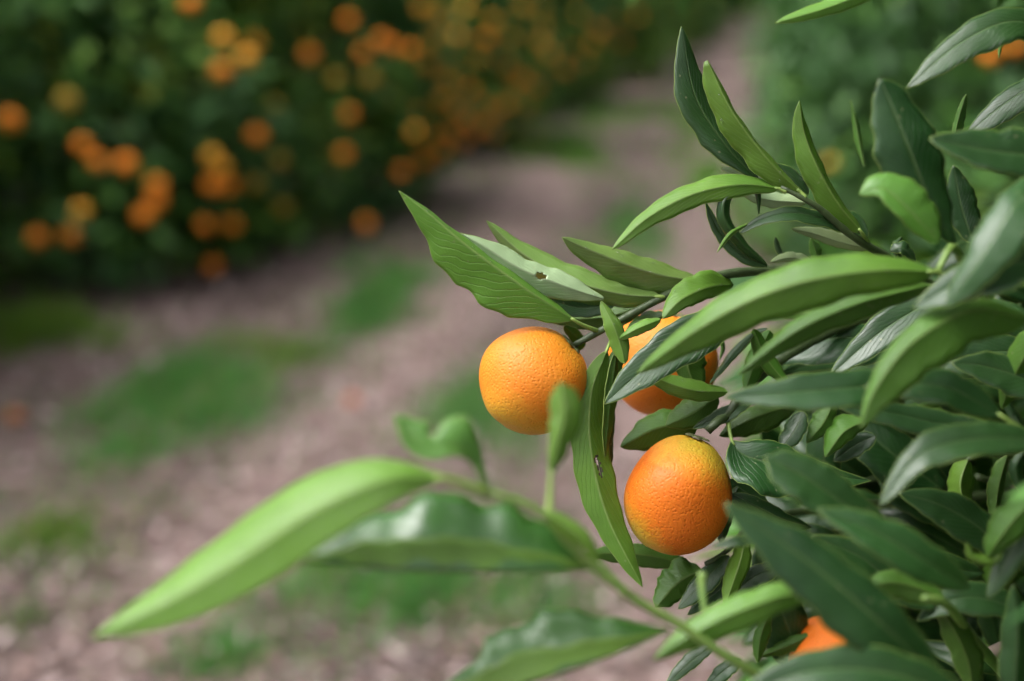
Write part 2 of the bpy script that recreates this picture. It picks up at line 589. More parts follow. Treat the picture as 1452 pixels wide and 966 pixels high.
def gh(x, y):
    """ground height: low mounds along the tree rows, two shallow wheel tracks in the alley"""
    x, y = np.asarray(x, float), np.asarray(y, float)
    e = x - 0.16 * y                                 # across the alley
    h = 0.02 * np.sin(x * 2.1 + 1.3 * np.sin(y * .9)) * np.sin(y * 1.7 + .4) + 0.012 * np.sin(x * 5.3 + y * 3.1)
    return h - 0.02


gx = np.concatenate([np.linspace(-90, -7, 18), np.linspace(-6.5, 8, 120), np.linspace(9, 90, 18)])
gy = np.concatenate([np.linspace(-60, -2.5, 14), np.linspace(-2, 16, 150), np.linspace(17, 160, 40)])
GX, GY = np.meshgrid(gx, gy)
GZ = gh(GX, GY)
V = np.stack([GX, GY, GZ], 2).reshape(-1, 3)
nx, ny = len(gx), len(gy)
F = [(j * nx + i, j * nx + i + 1, (j + 1) * nx + i + 1, (j + 1) * nx + i) for j in range(ny - 1) for i in range(nx - 1)]
ground = make_obj('ground', mesh_from('ground', V, F, (ground_mat(),)))
tag(ground, 'pinkish brown bare soil of the orchard alley between the tree rows', 'ground', kind='structure')


# ---- scatter meshes (grass blades, dead leaf litter)
def scatter_mesh(name, P, T, Sd, Ln, Wd, mats, mi, bend=None):
    """each piece: a 2-quad folded strip: base P, direction T, side Sd, length, width"""
    n = len(P)
    U = np.cross(Sd, T)
    U /= np.linalg.norm(U, axis=1)[:, None] + 1e-9
    bend = np.zeros(n) if bend is None else bend
    b0 = P
    m1 = P + T * (Ln * .5)[:, None]
    e1 = P + T * (Ln)[:, None] + U * (bend * Ln)[:, None]
    l1 = m1 + Sd * (Wd * .5)[:, None] + U * (Wd * .16)[:, None]
    r1 = m1 - Sd * (Wd * .5)[:, None] + U * (Wd * .16)[:, None]
    m1 = m1 + U * (bend * Ln * .15)[:, None]
    V = np.stack([b0, l1, m1, r1, e1], 1).reshape(-1, 3)
    i = np.arange(n)[:, None] * 5
    F = np.concatenate([i + [[0, 2, 1]], i + [[0, 3, 2]], i + [[1, 2, 4]], i + [[2, 3, 4]]], 1).reshape(-1, 3)
    me = bpy.data.meshes.new(name)
    me.vertices.add(len(V))
    me.vertices.foreach_set('co', V.astype(np.float32).ravel())
    me.loops.add(len(F) * 3)
    me.loops.foreach_set('vertex_index', F.astype(np.int32).ravel())
    me.polygons.add(len(F))
    me.polygons.foreach_set('loop_start', np.arange(len(F), dtype=np.int32) * 3)
    me.polygons.foreach_set('loop_total', np.full(len(F), 3, dtype=np.int32))
    me.polygons.foreach_set('material_index', np.repeat(mi, 4).astype(np.int32))
    for m in mats:
        me.materials.append(m)
    me.update(calc_edges=True)
    me.validate()
    return me


def unit(n, r=rng):
    v = r.normal(size=(n, 3))
    return v / np.linalg.norm(v, axis=1)[:, None]


M_GRASS = [simple('grass_fresh', (0.13, 0.31, 0.045), 0.6, (0.10, 0.25, 0.035), 8, trans=0.45, spec=0.25),
           simple('grass_bluish', (0.11, 0.28, 0.07), 0.6, (0.085, 0.23, 0.06), 8, trans=0.45, spec=0.25),
           simple('grass_yellow', (0.15, 0.25, 0.030), 0.6, (0.11, 0.20, 0.03), 8, trans=0.45, spec=0.25),
           simple('grass_dry', (0.24, 0.19, 0.115), 0.8, (0.16, 0.12, 0.075), 8, spec=0.2)]
# photo patches: x, y, half width, half height (px), density, tone
PATCH = [(40, 482, 95, 26, 2.2, 2), (255, 560, 125, 50, 1.3, 1), (370, 497, 80, 30, .9, 2), (535, 425, 62, 48, 1.3, 1), (170, 632, 80, 34, .8, 1),
         (320, 590, 80, 35, .6, 1), (802, 214, 48, 24, 1.2, 0), (690, 580, 95, 70, .75, 1), (600, 840, 260, 75, .75, 1), (720, 780, 90, 60, .55, 0),
         (905, 330, 60, 60, .35, 1), (800, 420, 50, 40, .3, 1), (60, 775, 110, 55, .5, 2), (330, 915, 150, 45, .5, 1), (30, 890, 40, 26, .5, 0), (850, 168, 30, 14, .6, 0),
         (1010, 260, 40, 50, .6, 0), (480, 800, 70, 40, .4, 0), (980, 180, 25, 30, .5, 0), (900, 160, 25, 12, .8, 0), (1090, 330, 50, 30, .7, 0)]
gp, gt, gm, gl = [], [], [], []
for (px, py, hw, hh, den, tone) in PATCH:
    c = ground_at(px, py)
    a = ground_at(px + hw, py)
    b0, b1 = ground_at(px, py - hh), ground_at(px, min(py + hh, 965))
    rx, ry = a[0] - c[0], max(abs(b0[1] - c[1]), abs(b1[1] - c[1]))
    cy = (b0[1] + b1[1]) / 2
    area = math.pi * rx * ry
    n = int(min(area * 9500 * den, 20000))
    n = int(n * 1.3)
    ang, rad = rng.uniform(0, 6.283, n), np.abs(rng.normal(0, .62, n)) ** .9
    rad = rad * (1 + .25 * np.sin(ang * 3 + px) + .15 * np.sin(ang * 7 + py))
    # tufts
    x = c[0] + rx * rad * np.cos(ang) + rng.normal(0, .02, n)
    y = cy + (abs(b0[1] - b1[1]) / 2) * rad * np.sin(ang) + rng.normal(0, .02, n)
    keep = (np.sin(x * 9 + y * 3 + px) * np.sin(y * 7 - x * 4) + .6 * np.sin(x * 21 - y * 5) + rng.normal(0, .5, n)) > -0.25
    x, y = x[keep], y[keep]
    n = len(x)
    gp.append(np.stack([x, y, gh(x, y) - .003], 1))
    gl.append(rng.uniform(.035, .095, n) * (0.7 + .35 * den))
    pr = rng.uniform(0, 1, n)
    m = np.full(n, tone)
    m[pr > .62] = 0
    m[pr > .80] = 2 if tone != 1 else 1
    m[pr > .93] = 3
    gm.append(m)
# thinner grass: crown of the alley, verges, and stray blades everywhere
n = 46000
y = 1.7 + 22 * rng.uniform(0, 1, n) ** 1.5
strip = rng.choice(4, n, p=[.42, .22, .20, .16])
e_ = np.choose(strip, [rng.normal(-.55, .15, n), rng.normal(-1.45, .16, n), rng.normal(.35, .2, n), rng.uniform(-2.2, 1.2, n)])
x = .155 * y + e_
kp = (np.sin(x * 3.1 + y * 1.3) * np.sin(y * 2.2 - x * 2) + .5 * np.sin(y * 5 + x * 7) + rng.normal(0, .45, n)) > -.05
x, y = x[kp], y[kp]
n = len(x)
gp.append(np.stack([x, y, gh(x, y) - .003], 1))
gl.append(rng.uniform(.02, .06, n))
gm.append(rng.choice([0, 1, 1, 2, 3, 3], n))
gp, gl, gm = np.concatenate(gp), np.concatenate(gl), np.concatenate(gm)
n = len(gp)
T = unit(n) * .85 + np.array([0, 0, .9])
T[:, 2] = np.abs(T[:, 2])
T /= np.linalg.norm(T, axis=1)[:, None]
Sd = np.cross(T, unit(n))
Sd /= np.linalg.norm(Sd, axis=1)[:, None] + 1e-9
me = scatter_mesh('grass', gp, T, Sd, gl, rng.uniform(.003, .007, n), M_GRASS, gm, rng.uniform(-.4, .4, n))
tag(make_obj('grass', me), 'low green grass and weeds growing in patches along the alley', 'grass', kind='stuff')

M_LIT = [simple('litter_pink', (0.195, 0.122, 0.108), 0.7, (0.13, 0.078, 0.068), 30),
         simple('litter_brown', (0.095, 0.055, 0.044), 0.75, (0.058, 0.034, 0.028), 30),
         simple('litter_pale', (0.40, 0.315, 0.30), 0.6, (0.29, 0.215, 0.205), 30),
         simple('litter_grey', (0.17, 0.135, 0.125), 0.7, (0.115, 0.09, 0.082), 30),
         simple('litter_dark', (0.06, 0.042, 0.034), 0.8, (0.04, 0.028, 0.022), 30)]
n = 75000
y = 1.6 + 21 * rng.uniform(0, 1, n) ** 1.7
x = 0.16 * y + rng.uniform(-1, 1, n) * (1.5 + .16 * y) - .5
z = gh(x, y) + rng.uniform(0.001, .022, n)
T = unit(n) * np.array([1, 1, .28])
T /= np.linalg.norm(T, axis=1)[:, None]
Sd = np.cross(T, np.array([0, 0, 1.0]) + unit(n) * .45)
Sd /= np.linalg.norm(Sd, axis=1)[:, None] + 1e-9
e = x - 0.16 * y
ee = x - .155 * y
track = np.minimum(np.abs(ee + 1.0), np.abs(ee + .1)) < .2
dark = (~track) & ((np.sin(x * 2.3 + 1) * np.sin(y * 1.9 + x) + rng.normal(0, .4, n)) > -.2)
mi = rng.choice(5, n, p=[.34, .26, .16, .16, .08])
mi2 = rng.choice(5, n, p=[.22, .40, .06, .14, .18])
mi = np.where(dark, mi2, mi)
me = scatter_mesh('leaf_litter', np.stack([x, y, z], 1), T, Sd, np.where(mi == 2, 1.1, 1) * rng.uniform(.015, .060, n), np.where(mi == 2, 1.15, 1) * rng.uniform(.006, .018, n), M_LIT, mi, rng.uniform(-.3, .3, n))
tag(make_obj('leaf_litter', me), 'pinkish brown dead leaves and prunings strewn over the orchard ground', 'leaf litter', kind='stuff')


# ================================================================== BACKGROUND TREES
def bgleaf(name, a, b, tr):
    return simple(name, a, 0.5, b, 9, trans=tr, spec=0.28)


M_BG = [bgleaf('orchard_leaf_dark', (0.045, 0.120, 0.030), (0.032, 0.090, 0.025), .15),
        bgleaf('orchard_leaf_mid', (0.085, 0.205, 0.034), (0.060, 0.16, 0.028), .2),
        bgleaf('orchard_leaf_light', (0.16, 0.30, 0.036), (0.12, 0.24, 0.03), .28),
        bgleaf('orchard_leaf_yellow', (0.24, 0.27, 0.035), (0.17, 0.21, 0.03), .3)]
ZR = [(0.02, .97), (0.3, 1.03), (0.6, 1.03), (1.0, 1.0), (1.5, .90), (2.0, .78), (2.4, .5), (2.65, .12)]


def rad_z(z):
    a = np.array(ZR)
    return np.interp(z, a[:, 0], a[:, 1])


def lump(th, z, k):
    return 1 + .07 * np.sin(3 * th + k + 2.1 * z) + .06 * np.sin(5 * th - 2.7 * z + 2 * k) + .04 * np.sin(9 * th + 5 * z + k * 3)


def crown_mesh(k, n, yellow):
    r = np.random.default_rng(100 + k)
    # clump centres on the shell, then leaves round them
    nc = n // 26
    z = r.uniform(.05, 2.6, nc * 2)
    acc = r.uniform(0, 1, nc * 2) < rad_z(z)
    z = z[acc][:nc]
    nc = len(z)
    th = r.uniform(0, 6.283, nc)
    dep = 1 - np.abs(r.normal(0, .13, nc))
    dep[: nc // 4] = r.uniform(.35, .85, nc // 4)
    rr = rad_z(z) * lump(th, z, k) * dep
    Cc = np.stack([rr * np.cos(th), rr * np.sin(th), z], 1)
    tone = r.uniform(0, 1, nc)
    ci = r.integers(0, nc, n)
    P = Cc[ci] + r.normal(0, 1, (n, 3)) * np.array([.085, .085, .08])
    out = P * np.array([1, 1, 0])
    out /= np.linalg.norm(out, axis=1)[:, None] + 1e-9
    T = out * r.uniform(.2, 1.0, n)[:, None] + unit(n, r) * .75 + np.array([0, 0, -.25])
    T /= np.linalg.norm(T, axis=1)[:, None]
    up = np.array([0, 0, 1.0]) + unit(n, r) * .7 + out * .3
    Sd = np.cross(T, up)
    Sd /= np.linalg.norm(Sd, axis=1)[:, None] + 1e-9
    Ln = r.uniform(.06, .115, n)
    tn = tone[ci] + r.normal(0, .15, n)
    mi = np.digitize(tn, [.38 - .5 * yellow, .74 - yellow, 1.0 - .8 * yellow])
    P[:, 2] = np.maximum(P[:, 2], .05)
    return scatter_mesh('crown', P, T, Sd, Ln, Ln * r.uniform(.34, .46, n), M_BG, mi, r.uniform(-.25, .05, n))


CROWNS = [crown_mesh(0, 24000, -.04), crown_mesh(1, 24000, .08), crown_mesh(2, 20000, .30), crown_mesh(3, 22000, -.34)]
# trunk + limbs mesh, shared
tv, tf = [], []


def add_tube(P, rd, n=9):
    v_, f_ = tube_geo(P, rd, n)
    o_ = len(tv)
    tv.extend(v_)
    tf.extend(tuple(a + o_ for a in f) for f in f_)


add_tube(cr([(0, 0, -.05), (.02, .01, .2), (.03, -.02, .5), (.0, .02, .8)], 10), np.linspace(.085, .055, 10))
rt = np.random.default_rng(5)
for q in range(8):
    a = q * .785 + rt.uniform(-.2, .2)
    z0 = rt.uniform(.3, .75)
    add_tube(cr([(.02, 0, z0), (.3 * math.cos(a), .3 * math.sin(a), z0 + rt.uniform(.1, .5)),
                 (.7 * math.cos(a + .2), .7 * math.sin(a + .2), z0 + rt.uniform(.2, 1.2))], 8), np.linspace(.04, .01, 8), 6)
TRUNK = mesh_from('trunk', tv, tf, (M_BARK,))

# x, y, radius, scale z, crown variant, turn, label
TREES = [(-2.95, 4.0, 1.05, 1.0, 1, .4, None),
         (-2.35, 6.25, 1.27, 1.0, 0, 1.1, 'dark leafy mandarin tree filling the left edge, nearest of the left row'),
         (-1.42, 7.05, 0.98, 1.0, 1, 2.7, 'second mandarin tree of the left row, right of the gap with pale ground'),
         (-0.95, 9.70, 1.10, 1.02, 2, 4.0, 'third mandarin tree of the left row, laden with fruit beside the grass tuft'),
         (-0.35, 12.4, 1.15, 1.05, 2, .9, 'fourth mandarin tree of the left row, yellowish and fruit laden'),
         (0.25, 15.2, 1.22, 1.05, 2, 2.2, 'fifth mandarin tree of the left row, above the bright end of the track'),
         (0.95, 18.2, 1.25, 1.05, 2, 5.1, 'sixth mandarin tree of the left row, small and hazy in the distance'),
         (1.65, 21.5, 1.28, 1.1, 1, 3.3, 'seventh mandarin tree of the left row, near the far end of the track'),
         (2.45, 25.0, 1.3, 1.1, 2, 1.6, 'eighth mandarin tree of the left row, at the far end of the track'),
         (3.3, 29.0, 1.35, 1.1, 2, 4.4, None), (4.3, 34.0, 1.4, 1.1, 1, .2, None), (5.6, 40.0, 1.5, 1.1, 2, 2.9, None),
         (2.20, 5.90, 1.05, 1.0, 3, 3.9, 'dark mandarin tree of the right row, just behind the near branches'),
         (2.80, 8.60, 1.12, 1.0, 3, 5.5, 'dark mandarin tree of the right row, second behind the near branches'),
         (3.35, 11.5, 1.15, 1.0, 3, .7, 'dark mandarin tree of the right row, where the track narrows'),
         (3.95, 14.6, 1.18, 1.05, 3, 2.4, 'far mandarin tree of the right row, right of the track end'),
         (4.7, 18.2, 1.25, 1.05, 0, 1.3, None), (5.5, 22.2, 1.3, 1.1, 1, 4.1, None), (6.5, 27.0, 1.35, 1.1, 2, 3.0, None),
         (7.7, 33.0, 1.4, 1.1, 1, 5.9, None), (9.2, 40.0, 1.5, 1.1, 0, 1.9, None)]
for i, (x, y, r, sz, kv, rot, lab) in enumerate(TREES):
    root = make_obj('mandarin_tree', None, None, (x, y, float(gh(x, y))))
    root.rotation_euler = (0, 0, rot)
    row = 'left' if i < 12 else 'right'
    tag(root, lab or ('mandarin tree at the far end of the %s orchard row' % row if i not in (0,) else 'mandarin tree of the left row beyond the left edge of the picture'),
        'tree', 'mandarin trees of the %s row' % row)
    c = make_obj('crown', CROWNS[kv], root)
    c.scale = (r, r, sz)
    c['kind'] = 'stuff'
    t_ = make_obj('trunk', TRUNK, root)
    t_.scale = (r, r, sz)


def crown_hit(px, py, proud=0.02):
    """where the sight line through a photo pixel first meets a background crown"""
    d = AF + AX * ((px - W / 2) / FPX) + AU * ((H / 2 - py) / FPX)
    ts = np.linspace(3.0, 45, 8000)
    P = CAMP + d * ts[:, None]
    best = None
    for (x, y, r, sz, kv, rot, lab) in TREES:
        dx, dy = P[:, 0] - x, P[:, 1] - y
        z = P[:, 2] / sz
        th = np.arctan2(dy, dx) - rot
        ins = (np.hypot(dx, dy) < (rad_z(z) * lump(th, z, kv) * r + proud)) & (z > .03) & (z < 2.6)
        w = np.argmax(ins)
        if ins[w] and (best is None or ts[w] < best):
            best = ts[w]
    if best is None:
        return None
    return CAMP + d * best


# ================================================================== FRUIT
def peel_mat(name, col, col2, tint_dirs, green=(0.42, 0.36, 0.03)):
    k = NT(name)
    tc = k.n('TexCoord')
    ob = tc.outputs['Object']
    n1 = k.n('TexNoise', i_Scale=42.0, i_Detail=4.0)
    n2 = k.n('TexNoise', i_Scale=260.0, i_Detail=3.0)
    v1 = k.n('TexVoronoi', feature='SMOOTH_F1', i_Scale=560.0)
    v1.inputs['Smoothness'].default_value = 0.6
    v2 = k.n('TexVoronoi', feature='F1', i_Scale=760.0)
    for nd in (n1, n2, v1, v2):
        k.l(ob, nd.inputs['Vector'])
    c = k.mix(k.math('MULTIPLY', k.math('SUBTRACT', n1.outputs[0], .3, clamp=True), 2.0, clamp=True), col, col2)
    c = k.mix(k.math('MULTIPLY', k.math('SUBTRACT', .32, v1.outputs['Distance'], clamp=True), 1.3, clamp=True), c, tuple(x * .72 for x in col2))
    for (dv, lo, hi, amt) in tint_dirs:
        d = Vector(dv).normalized()
        nrm = k.n('VectorMath', operation='NORMALIZE')
        k.l(ob, nrm.inputs[0])
        dt = k.n('VectorMath', operation='DOT_PRODUCT')
        k.l(nrm.outputs[0], dt.inputs[0])
        dt.inputs[1].default_value = d
        nn = k.math('ADD', dt.outputs['Value'], k.math('MULTIPLY', k.math('SUBTRACT', n1.outputs[0], .5), .45))
        nn = k.math('ADD', nn, k.math('MULTIPLY', k.math('SUBTRACT', n2.outputs[0], .5), .25))
        f = k.math('DIVIDE', k.math('SUBTRACT', nn, lo), hi - lo, clamp=True)
        c = k.mix(k.math('MULTIPLY', f, amt), c, green)
    # small blemishes
    v3 = k.n('TexVoronoi', feature='F1', i_Scale=95.0)
    k.l(ob, v3.inputs['Vector'])
    bl = k.math('MULTIPLY', k.math('SUBTRACT', .13, v3.outputs['Distance'], clamp=True), 4.0, clamp=True)
    c = k.mix(k.math('MULTIPLY', bl, .35), c, (.35, .12, .02))
    p = k.n('BsdfPrincipled', i_Roughness=0.48)
    p.inputs['Specular IOR Level'].default_value = 0.28
    p.inputs['Subsurface Weight'].default_value = 0.12
    p.inputs['Subsurface Radius'].default_value = (1.0, .35, .08)
    p.inputs['Subsurface Scale'].default_value = 0.003
    k.l(c, p.inputs['Base Color'])
    b = k.n('Bump', i_Strength=0.6, i_Distance=0.00045)
    hh = k.math('ADD', k.math('MULTIPLY', v1.outputs['Distance'], 2.2, clamp=True), k.math('MULTIPLY', n1.outputs[0], .8))
    hh = k.math('ADD', hh, k.math('MULTIPLY', v2.outputs['Distance'], .4))
    k.l(hh, b.inputs['Height'])
    k.l(b.outputs[0], p.inputs['Normal'])
    k.l(p.outputs[0], k.out.inputs['Surface'])
    return k.m


def fruit_mesh(name, mat, rx, rz, seed, n=72, m=52, neck=0.0, bmpy=.022):
    r = np.random.default_rng(seed)
    ph = r.uniform(0, 6.28, 6)
    V, F = [], []
    for j in range(m + 1):
        a = math.pi * j / m
        for i in range(n):
            b = 2 * math.pi * i / n
            s, c = math.sin(a), math.cos(a)
            k = 1 + bmpy * (math.sin(3 * b + ph[0] + 2 * a) * s + .8 * math.sin(5 * b + ph[1]) * s * s * c + .8 * math.sin(2 * b + 4 * a + ph[2]) * s)
            xx, yy, zz = s * rx * k, s * rx * k, c * rz * k
            top = max(0, 1 - a / .42)
            bot = max(0, 1 - (math.pi - a) / .35)
            zz += neck * rz * max(0, 1 - a / .9) ** 2
            zz -= .10 * rz * top ** 2 * (1 + .5 * math.cos(8 * b + ph[3]) * min(1, a / .2) * .6)
            zz += .06 * rz * bot ** 2
            V.append((xx * math.cos(b), yy * math.sin(b), zz))
    for j in range(m):
        for i in range(n):
            F.append((j * n + i, (j + 1) * n + i, (j + 1) * n + (i + 1) % n, j * n + (i + 1) % n))
    return mesh_from(name, V, F, (mat,))


M_CALYX = simple('calyx_green', (0.10, 0.14, 0.04), 0.6, (0.09, 0.06, 0.035), 500, bump=.0006)
CAMR = Matrix((tuple(AX), tuple(AU), tuple(-AF))).transposed()      # columns: right, up, toward the camera


def near_fruit(px, py, z, rpx, aspect, axis, mat, label, seed, neck=0.0, stem=None):
    """axis: stem direction as (right, up, toward camera)"""
    c = at(px, py, z)
    rx = rpx / FPX * z
    ax = CAMR @ Vector(axis).normalized()
    root = make_obj('mandarin', None, None, c)
    tag(root, label, 'mandarin', 'ripe mandarins on the near branch')
    q = ax.to_track_quat('Z', 'Y')
    me = fruit_mesh('peel', mat, rx, rx * aspect, seed, neck=neck)
    o = make_obj('peel', me, root)
    o.rotation_euler = q.to_euler()
    # calyx: five-lobed button seated in the stem dimple
    V, F = [], []
    ztop = rx * aspect * (1 + neck) - .10 * rx * aspect
    for j, (rr, zz) in enumerate(((0.0, .0022), (.0018, .0020), (.0032, .0012), (.0052, .0016), (.0060, .0004))):
        for i in range(30):
            b = 2 * math.pi * i / 30
            k = 1 + (.30 * math.cos(5 * b) if j >= 3 else 0)
            V.append((rr * k * math.cos(b), rr * k * math.sin(b), ztop + zz + (.04 * rx * (rr / .006) ** 2)))
    for j in range(4):
        for i in range(30):
            F.append((j * 30 + i, (j + 1) * 30 + i, (j + 1) * 30 + (i + 1) % 30, j * 30 + (i + 1) % 30))
    cx = make_obj('calyx', mesh_from('calyx', V, F, (M_CALYX,)), root)
    cx.rotation_euler = q.to_euler()
    return root, c + np.array(ax) * ztop


PM1 = peel_mat('peel_golden', (0.60, 0.200, 0.014), (0.56, 0.150, 0.009), [((-.35, -.85, .35), .55, 1.15, .75), ((.6, .6, .1), .80, 1.1, .3)])
PM2 = peel_mat('peel_shaded', (0.76, 0.22, 0.012), (0.70, 0.165, 0.008), [])
PM3 = peel_mat('peel_orange', (0.61, 0.155, 0.010), (0.56, 0.115, 0.007), [((.55, .80, .1), .56, 1.0, .85), ((-.75, -.62, .1), .72, 1.10, .9)])
PM4 = peel_mat('peel_bright', (0.80, 0.20, 0.014), (0.74, 0.15, 0.008), [])


# tint directions above are camera-like (right, up, toward); the peel object is turned by its stem axis, so express them there
def retint(mat, axis, dirs):
    q = (CAMR @ Vector(axis).normalized()).to_track_quat('Z', 'Y')
    k = 0
    for nd in mat.node_tree.nodes:
        if nd.type == 'VECT_MATH' and nd.operation == 'DOT_PRODUCT':
            nd.inputs[1].default_value = q.inverted() @ (CAMR @ Vector(dirs[k]).normalized())
            k += 1


AX1, AX3 = (.70, .66, .10), (.30, .94, .05)
retint(PM1, AX1, [(-.45, -.85, .25), (.6, .6, .3)])
retint(PM3, AX3, [(.38, .90, .25), (-.80, -.58, .15)])
near_fruit(756, 540, .790, 77, 1.0, AX1, PM1, 'golden orange mandarin hanging leftmost, half covered below by a small blurred leaf', 11, .02)
near_fruit(940, 516, .865, 79, .96, (.2, .9, .2), PM2, 'shaded mandarin mostly hidden behind leaves, between the golden and lower mandarins', 12)
near_fruit(961, 704, .790, 75, 1.12, AX3, PM3, 'bumpy deep orange mandarin with a greenish stem end, lowest whole fruit', 13, .10)
near_fruit(1182, 934, .850, 64, .95, (.1, .9, .2), PM4, 'bright orange mandarin sliver peeking between dark leaves at the bottom', 14)

# ================================================================== NEAR TREE
TX, TY = 1.05, 1.30
near = make_obj('mandarin_tree', None, None, (TX, TY, 0))
tag(near, 'near mandarin tree with long sharp leaves and ripe fruit reaching in from the right', 'tree')
WPOS[near.name] = (TX, TY, 0)
branch(near, [(TX, TY, -.05), (TX + .02, TY, .25), (TX - .03, TY + .02, .55), (TX - .02, TY, .85)], .095, .06, M_BARK, 'trunk', 20, True, 14)
hub = np.array([TX - .02, TY, .82])


def wp(x, y, z):
    p = at(x, y, z / 100)
    return (p[0], p[1], p[2])


def limb(end, r0=.022, r1=.006, lift=.15):
    e = np.array(end)
    m = hub * .5 + e * .5 + np.array([0, 0, lift])
    return branch(near, [tuple(hub), tuple(hub * .75 + m * .25 + np.array([.0, 0, .08])), tuple(m), tuple(e)], r0, r1, M_BARK, 'branch', 26, True, 10)


# main limbs from the trunk to where the twigs start
limb(wp(1420, 470, 98), .026, .005)
limb(wp(1440, 700, 90), .024, .005, .05)
limb(wp(1400, 930, 80), .020, .004, 0)
limb(wp(1560, 300, 90), .022, .005, .2)

# ---- twig carrying the golden mandarin and the three pale leaves
A = branch(near, [(812, 491, 79), (850, 470, 79), (941, 421, 79.5), (1000, 395, 80.5), (1090, 385, 82), (1220, 400, 86), (1420, 470, 98)], .0018, .0042, n=40)
lf(A, [(812, 453, 77.6), (753, 414, 77), (669, 353, 76.3), (612, 306, 76), (566, 271, 76)], 55, 36, .5, 1.5, 'U', 'y', auto=0,
   label='long sharp leaf rising to the upper left above the golden mandarin',
   pl=[(0, 3), (.05, 16), (.1, 24), (.25, 45), (.4, 54), (.52, 54), (.65, 45), (.8, 27), (.9, 13), (.96, 5), (1, 0)],
   pr=[(0, 2), (.1, 6), (.3, 9), (.6, 8), (.85, 4), (1, 0)],
   pet=[(826, 461, 78), (848, 470, 79)], nt_=90, ns=12, bow=.05, drops=6)
lf(A, [(856, 424, 78.6), (800, 406, 78), (735, 380, 77.6), (690, 352, 77.4), (653, 331, 77.4)], 26, 16, .6, .7, 'U', 's', auto=0, label='sheen-painted torn leaf with a small hole behind the long sharp leaf',
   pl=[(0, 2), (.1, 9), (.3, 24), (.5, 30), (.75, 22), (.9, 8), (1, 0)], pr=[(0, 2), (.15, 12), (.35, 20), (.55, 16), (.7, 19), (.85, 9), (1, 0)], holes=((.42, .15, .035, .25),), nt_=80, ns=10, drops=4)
lf(A, [(872, 432, 80), (815, 436, 80), (752, 412, 80)], 14, 18, .4, .6, 'T', label='dark shaded leaf under the torn leaf')
lf(A, [(928, 424, 79.5), (870, 448, 81), (800, 452, 82), (760, 440, 82)], 16, 20, .5, .5, 'U')
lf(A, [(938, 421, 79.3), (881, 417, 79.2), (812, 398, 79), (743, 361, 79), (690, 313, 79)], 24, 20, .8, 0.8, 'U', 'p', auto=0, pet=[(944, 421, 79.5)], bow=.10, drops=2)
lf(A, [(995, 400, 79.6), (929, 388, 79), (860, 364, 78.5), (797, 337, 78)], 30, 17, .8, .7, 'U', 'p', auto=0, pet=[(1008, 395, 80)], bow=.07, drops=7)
lf(A, [(1040, 404, 81), (1005, 408, 79), (968, 424, 78), (940, 452, 77.5)], 16, 24, .8, 1.2, 'U', 'y', drops=5)
lf(A, [(1080, 440, 80), (1010, 462, 77), (930, 510, 76), (857, 573, 75.5)], 32, 30, -.55, .15, 'T', auto=0, label='dark glossy folded leaf crossing the shaded mandarin', nt_=34, bow=.05)
lf(A, [(886, 516, 77), (880, 490, 77), (868, 458, 77), (852, 428, 77.5)], 14, 12, .2, .4, 'U', 'y', drops=3)
lf(A, [(937, 453, 77.3), (905, 466, 77), (877, 481, 77)], 9, 8, .3, .7, 'U', 'y')
lf(A, [(945, 446, 80), (910, 462, 80), (882, 482, 80)], 4, 14, .2, .3, 'U')
lf(A, [(965, 398, 80), (945, 404, 79.6), (930, 398, 79.6)], 4, 5, .2, .3, 'U')
lf(A, [(800, 462, 80), (822, 486, 81), (806, 500, 81)], 9, 9, .3, .3, 'U')
# long hanging leaf with a slit, and its narrow neighbour
lf(A, [(860, 498, 78.2), (838, 560, 78), (838, 640, 77.8), (862, 735, 77.4), (911, 832, 77)], 26, 28, .8, .2, 'U', 'y',
   label='long hanging leaf with a dark slit beside the lower mandarin', holes=((.49, -.30, .030, .07), (.465, -.24, .016, .08)), scars=((.49, -.30, .040, .12), (.46, -.24, .024, .12)), pet=[(868, 480, 79), (885, 455, 79.4)], nt_=90, ns=12, bow=.06)
lf(A, [(873, 500, 77.6), (868, 545, 77.4), (862, 600, 77.3), (858, 648, 77.3)], 8, 9, .6, -.4, 'U', pet=[(880, 470, 78.5)])
lf(A, [(884, 486, 80), (872, 512, 79.5), (862, 545, 79), (858, 580, 79)], 14, 10, .4, .4, 'U')
lf(A, [(868, 570, 80.5), (858, 630, 80.5), (862, 700, 80.5)], 11, 12, .3, .3, 'T')

# ---- upright twig at the top with narrow leaves
B = branch(near, [(1107, 265, 78), (1140, 282, 78), (1165, 298, 78.3), (1198, 327, 79), (1231, 349, 80), (1290, 385, 84), (1420, 470, 98)], .0013, .0040, n=36)
lf(B, [(1075, 256, 79), (1028, 205, 79), (985, 135, 79), (966, 38, 79)], 26, 20, .2, 1.6, 'T', 'm', label='blue grey upright leaf, tallest of the top twig', bow=.08,
   pl=[(0, 2), (.15, 14), (.35, 26), (.55, 28), (.75, 22), (.9, 10), (1, 0)])
lf(B, [(1136, 274, 78), (1104, 243, 77.6), (1068, 200, 77.3), (1035, 152, 77), (1003, 86, 77)], 27, 5, .5, 2.2, 'U', 'y', label='bright green upright leaf with a clipped tip on the top twig',
   pet=[(1142, 281, 78)], drops=7, bow=.09, pl=[(0, 2), (.12, 16), (.3, 27), (.5, 29), (.7, 26), (.86, 20), (.95, 12), (1, 5)])
lf(B, [(1222, 330, 79), (1188, 288, 78.4), (1158, 235, 78), (1140, 187, 78), (1134, 143, 78)], 25, 8, .4, 1.8, 'U', 'y', pet=[(1230, 344, 79.8)], drops=2, bow=.08,
   label='bright green leaf standing alone on the top twig, clipped at the tip')
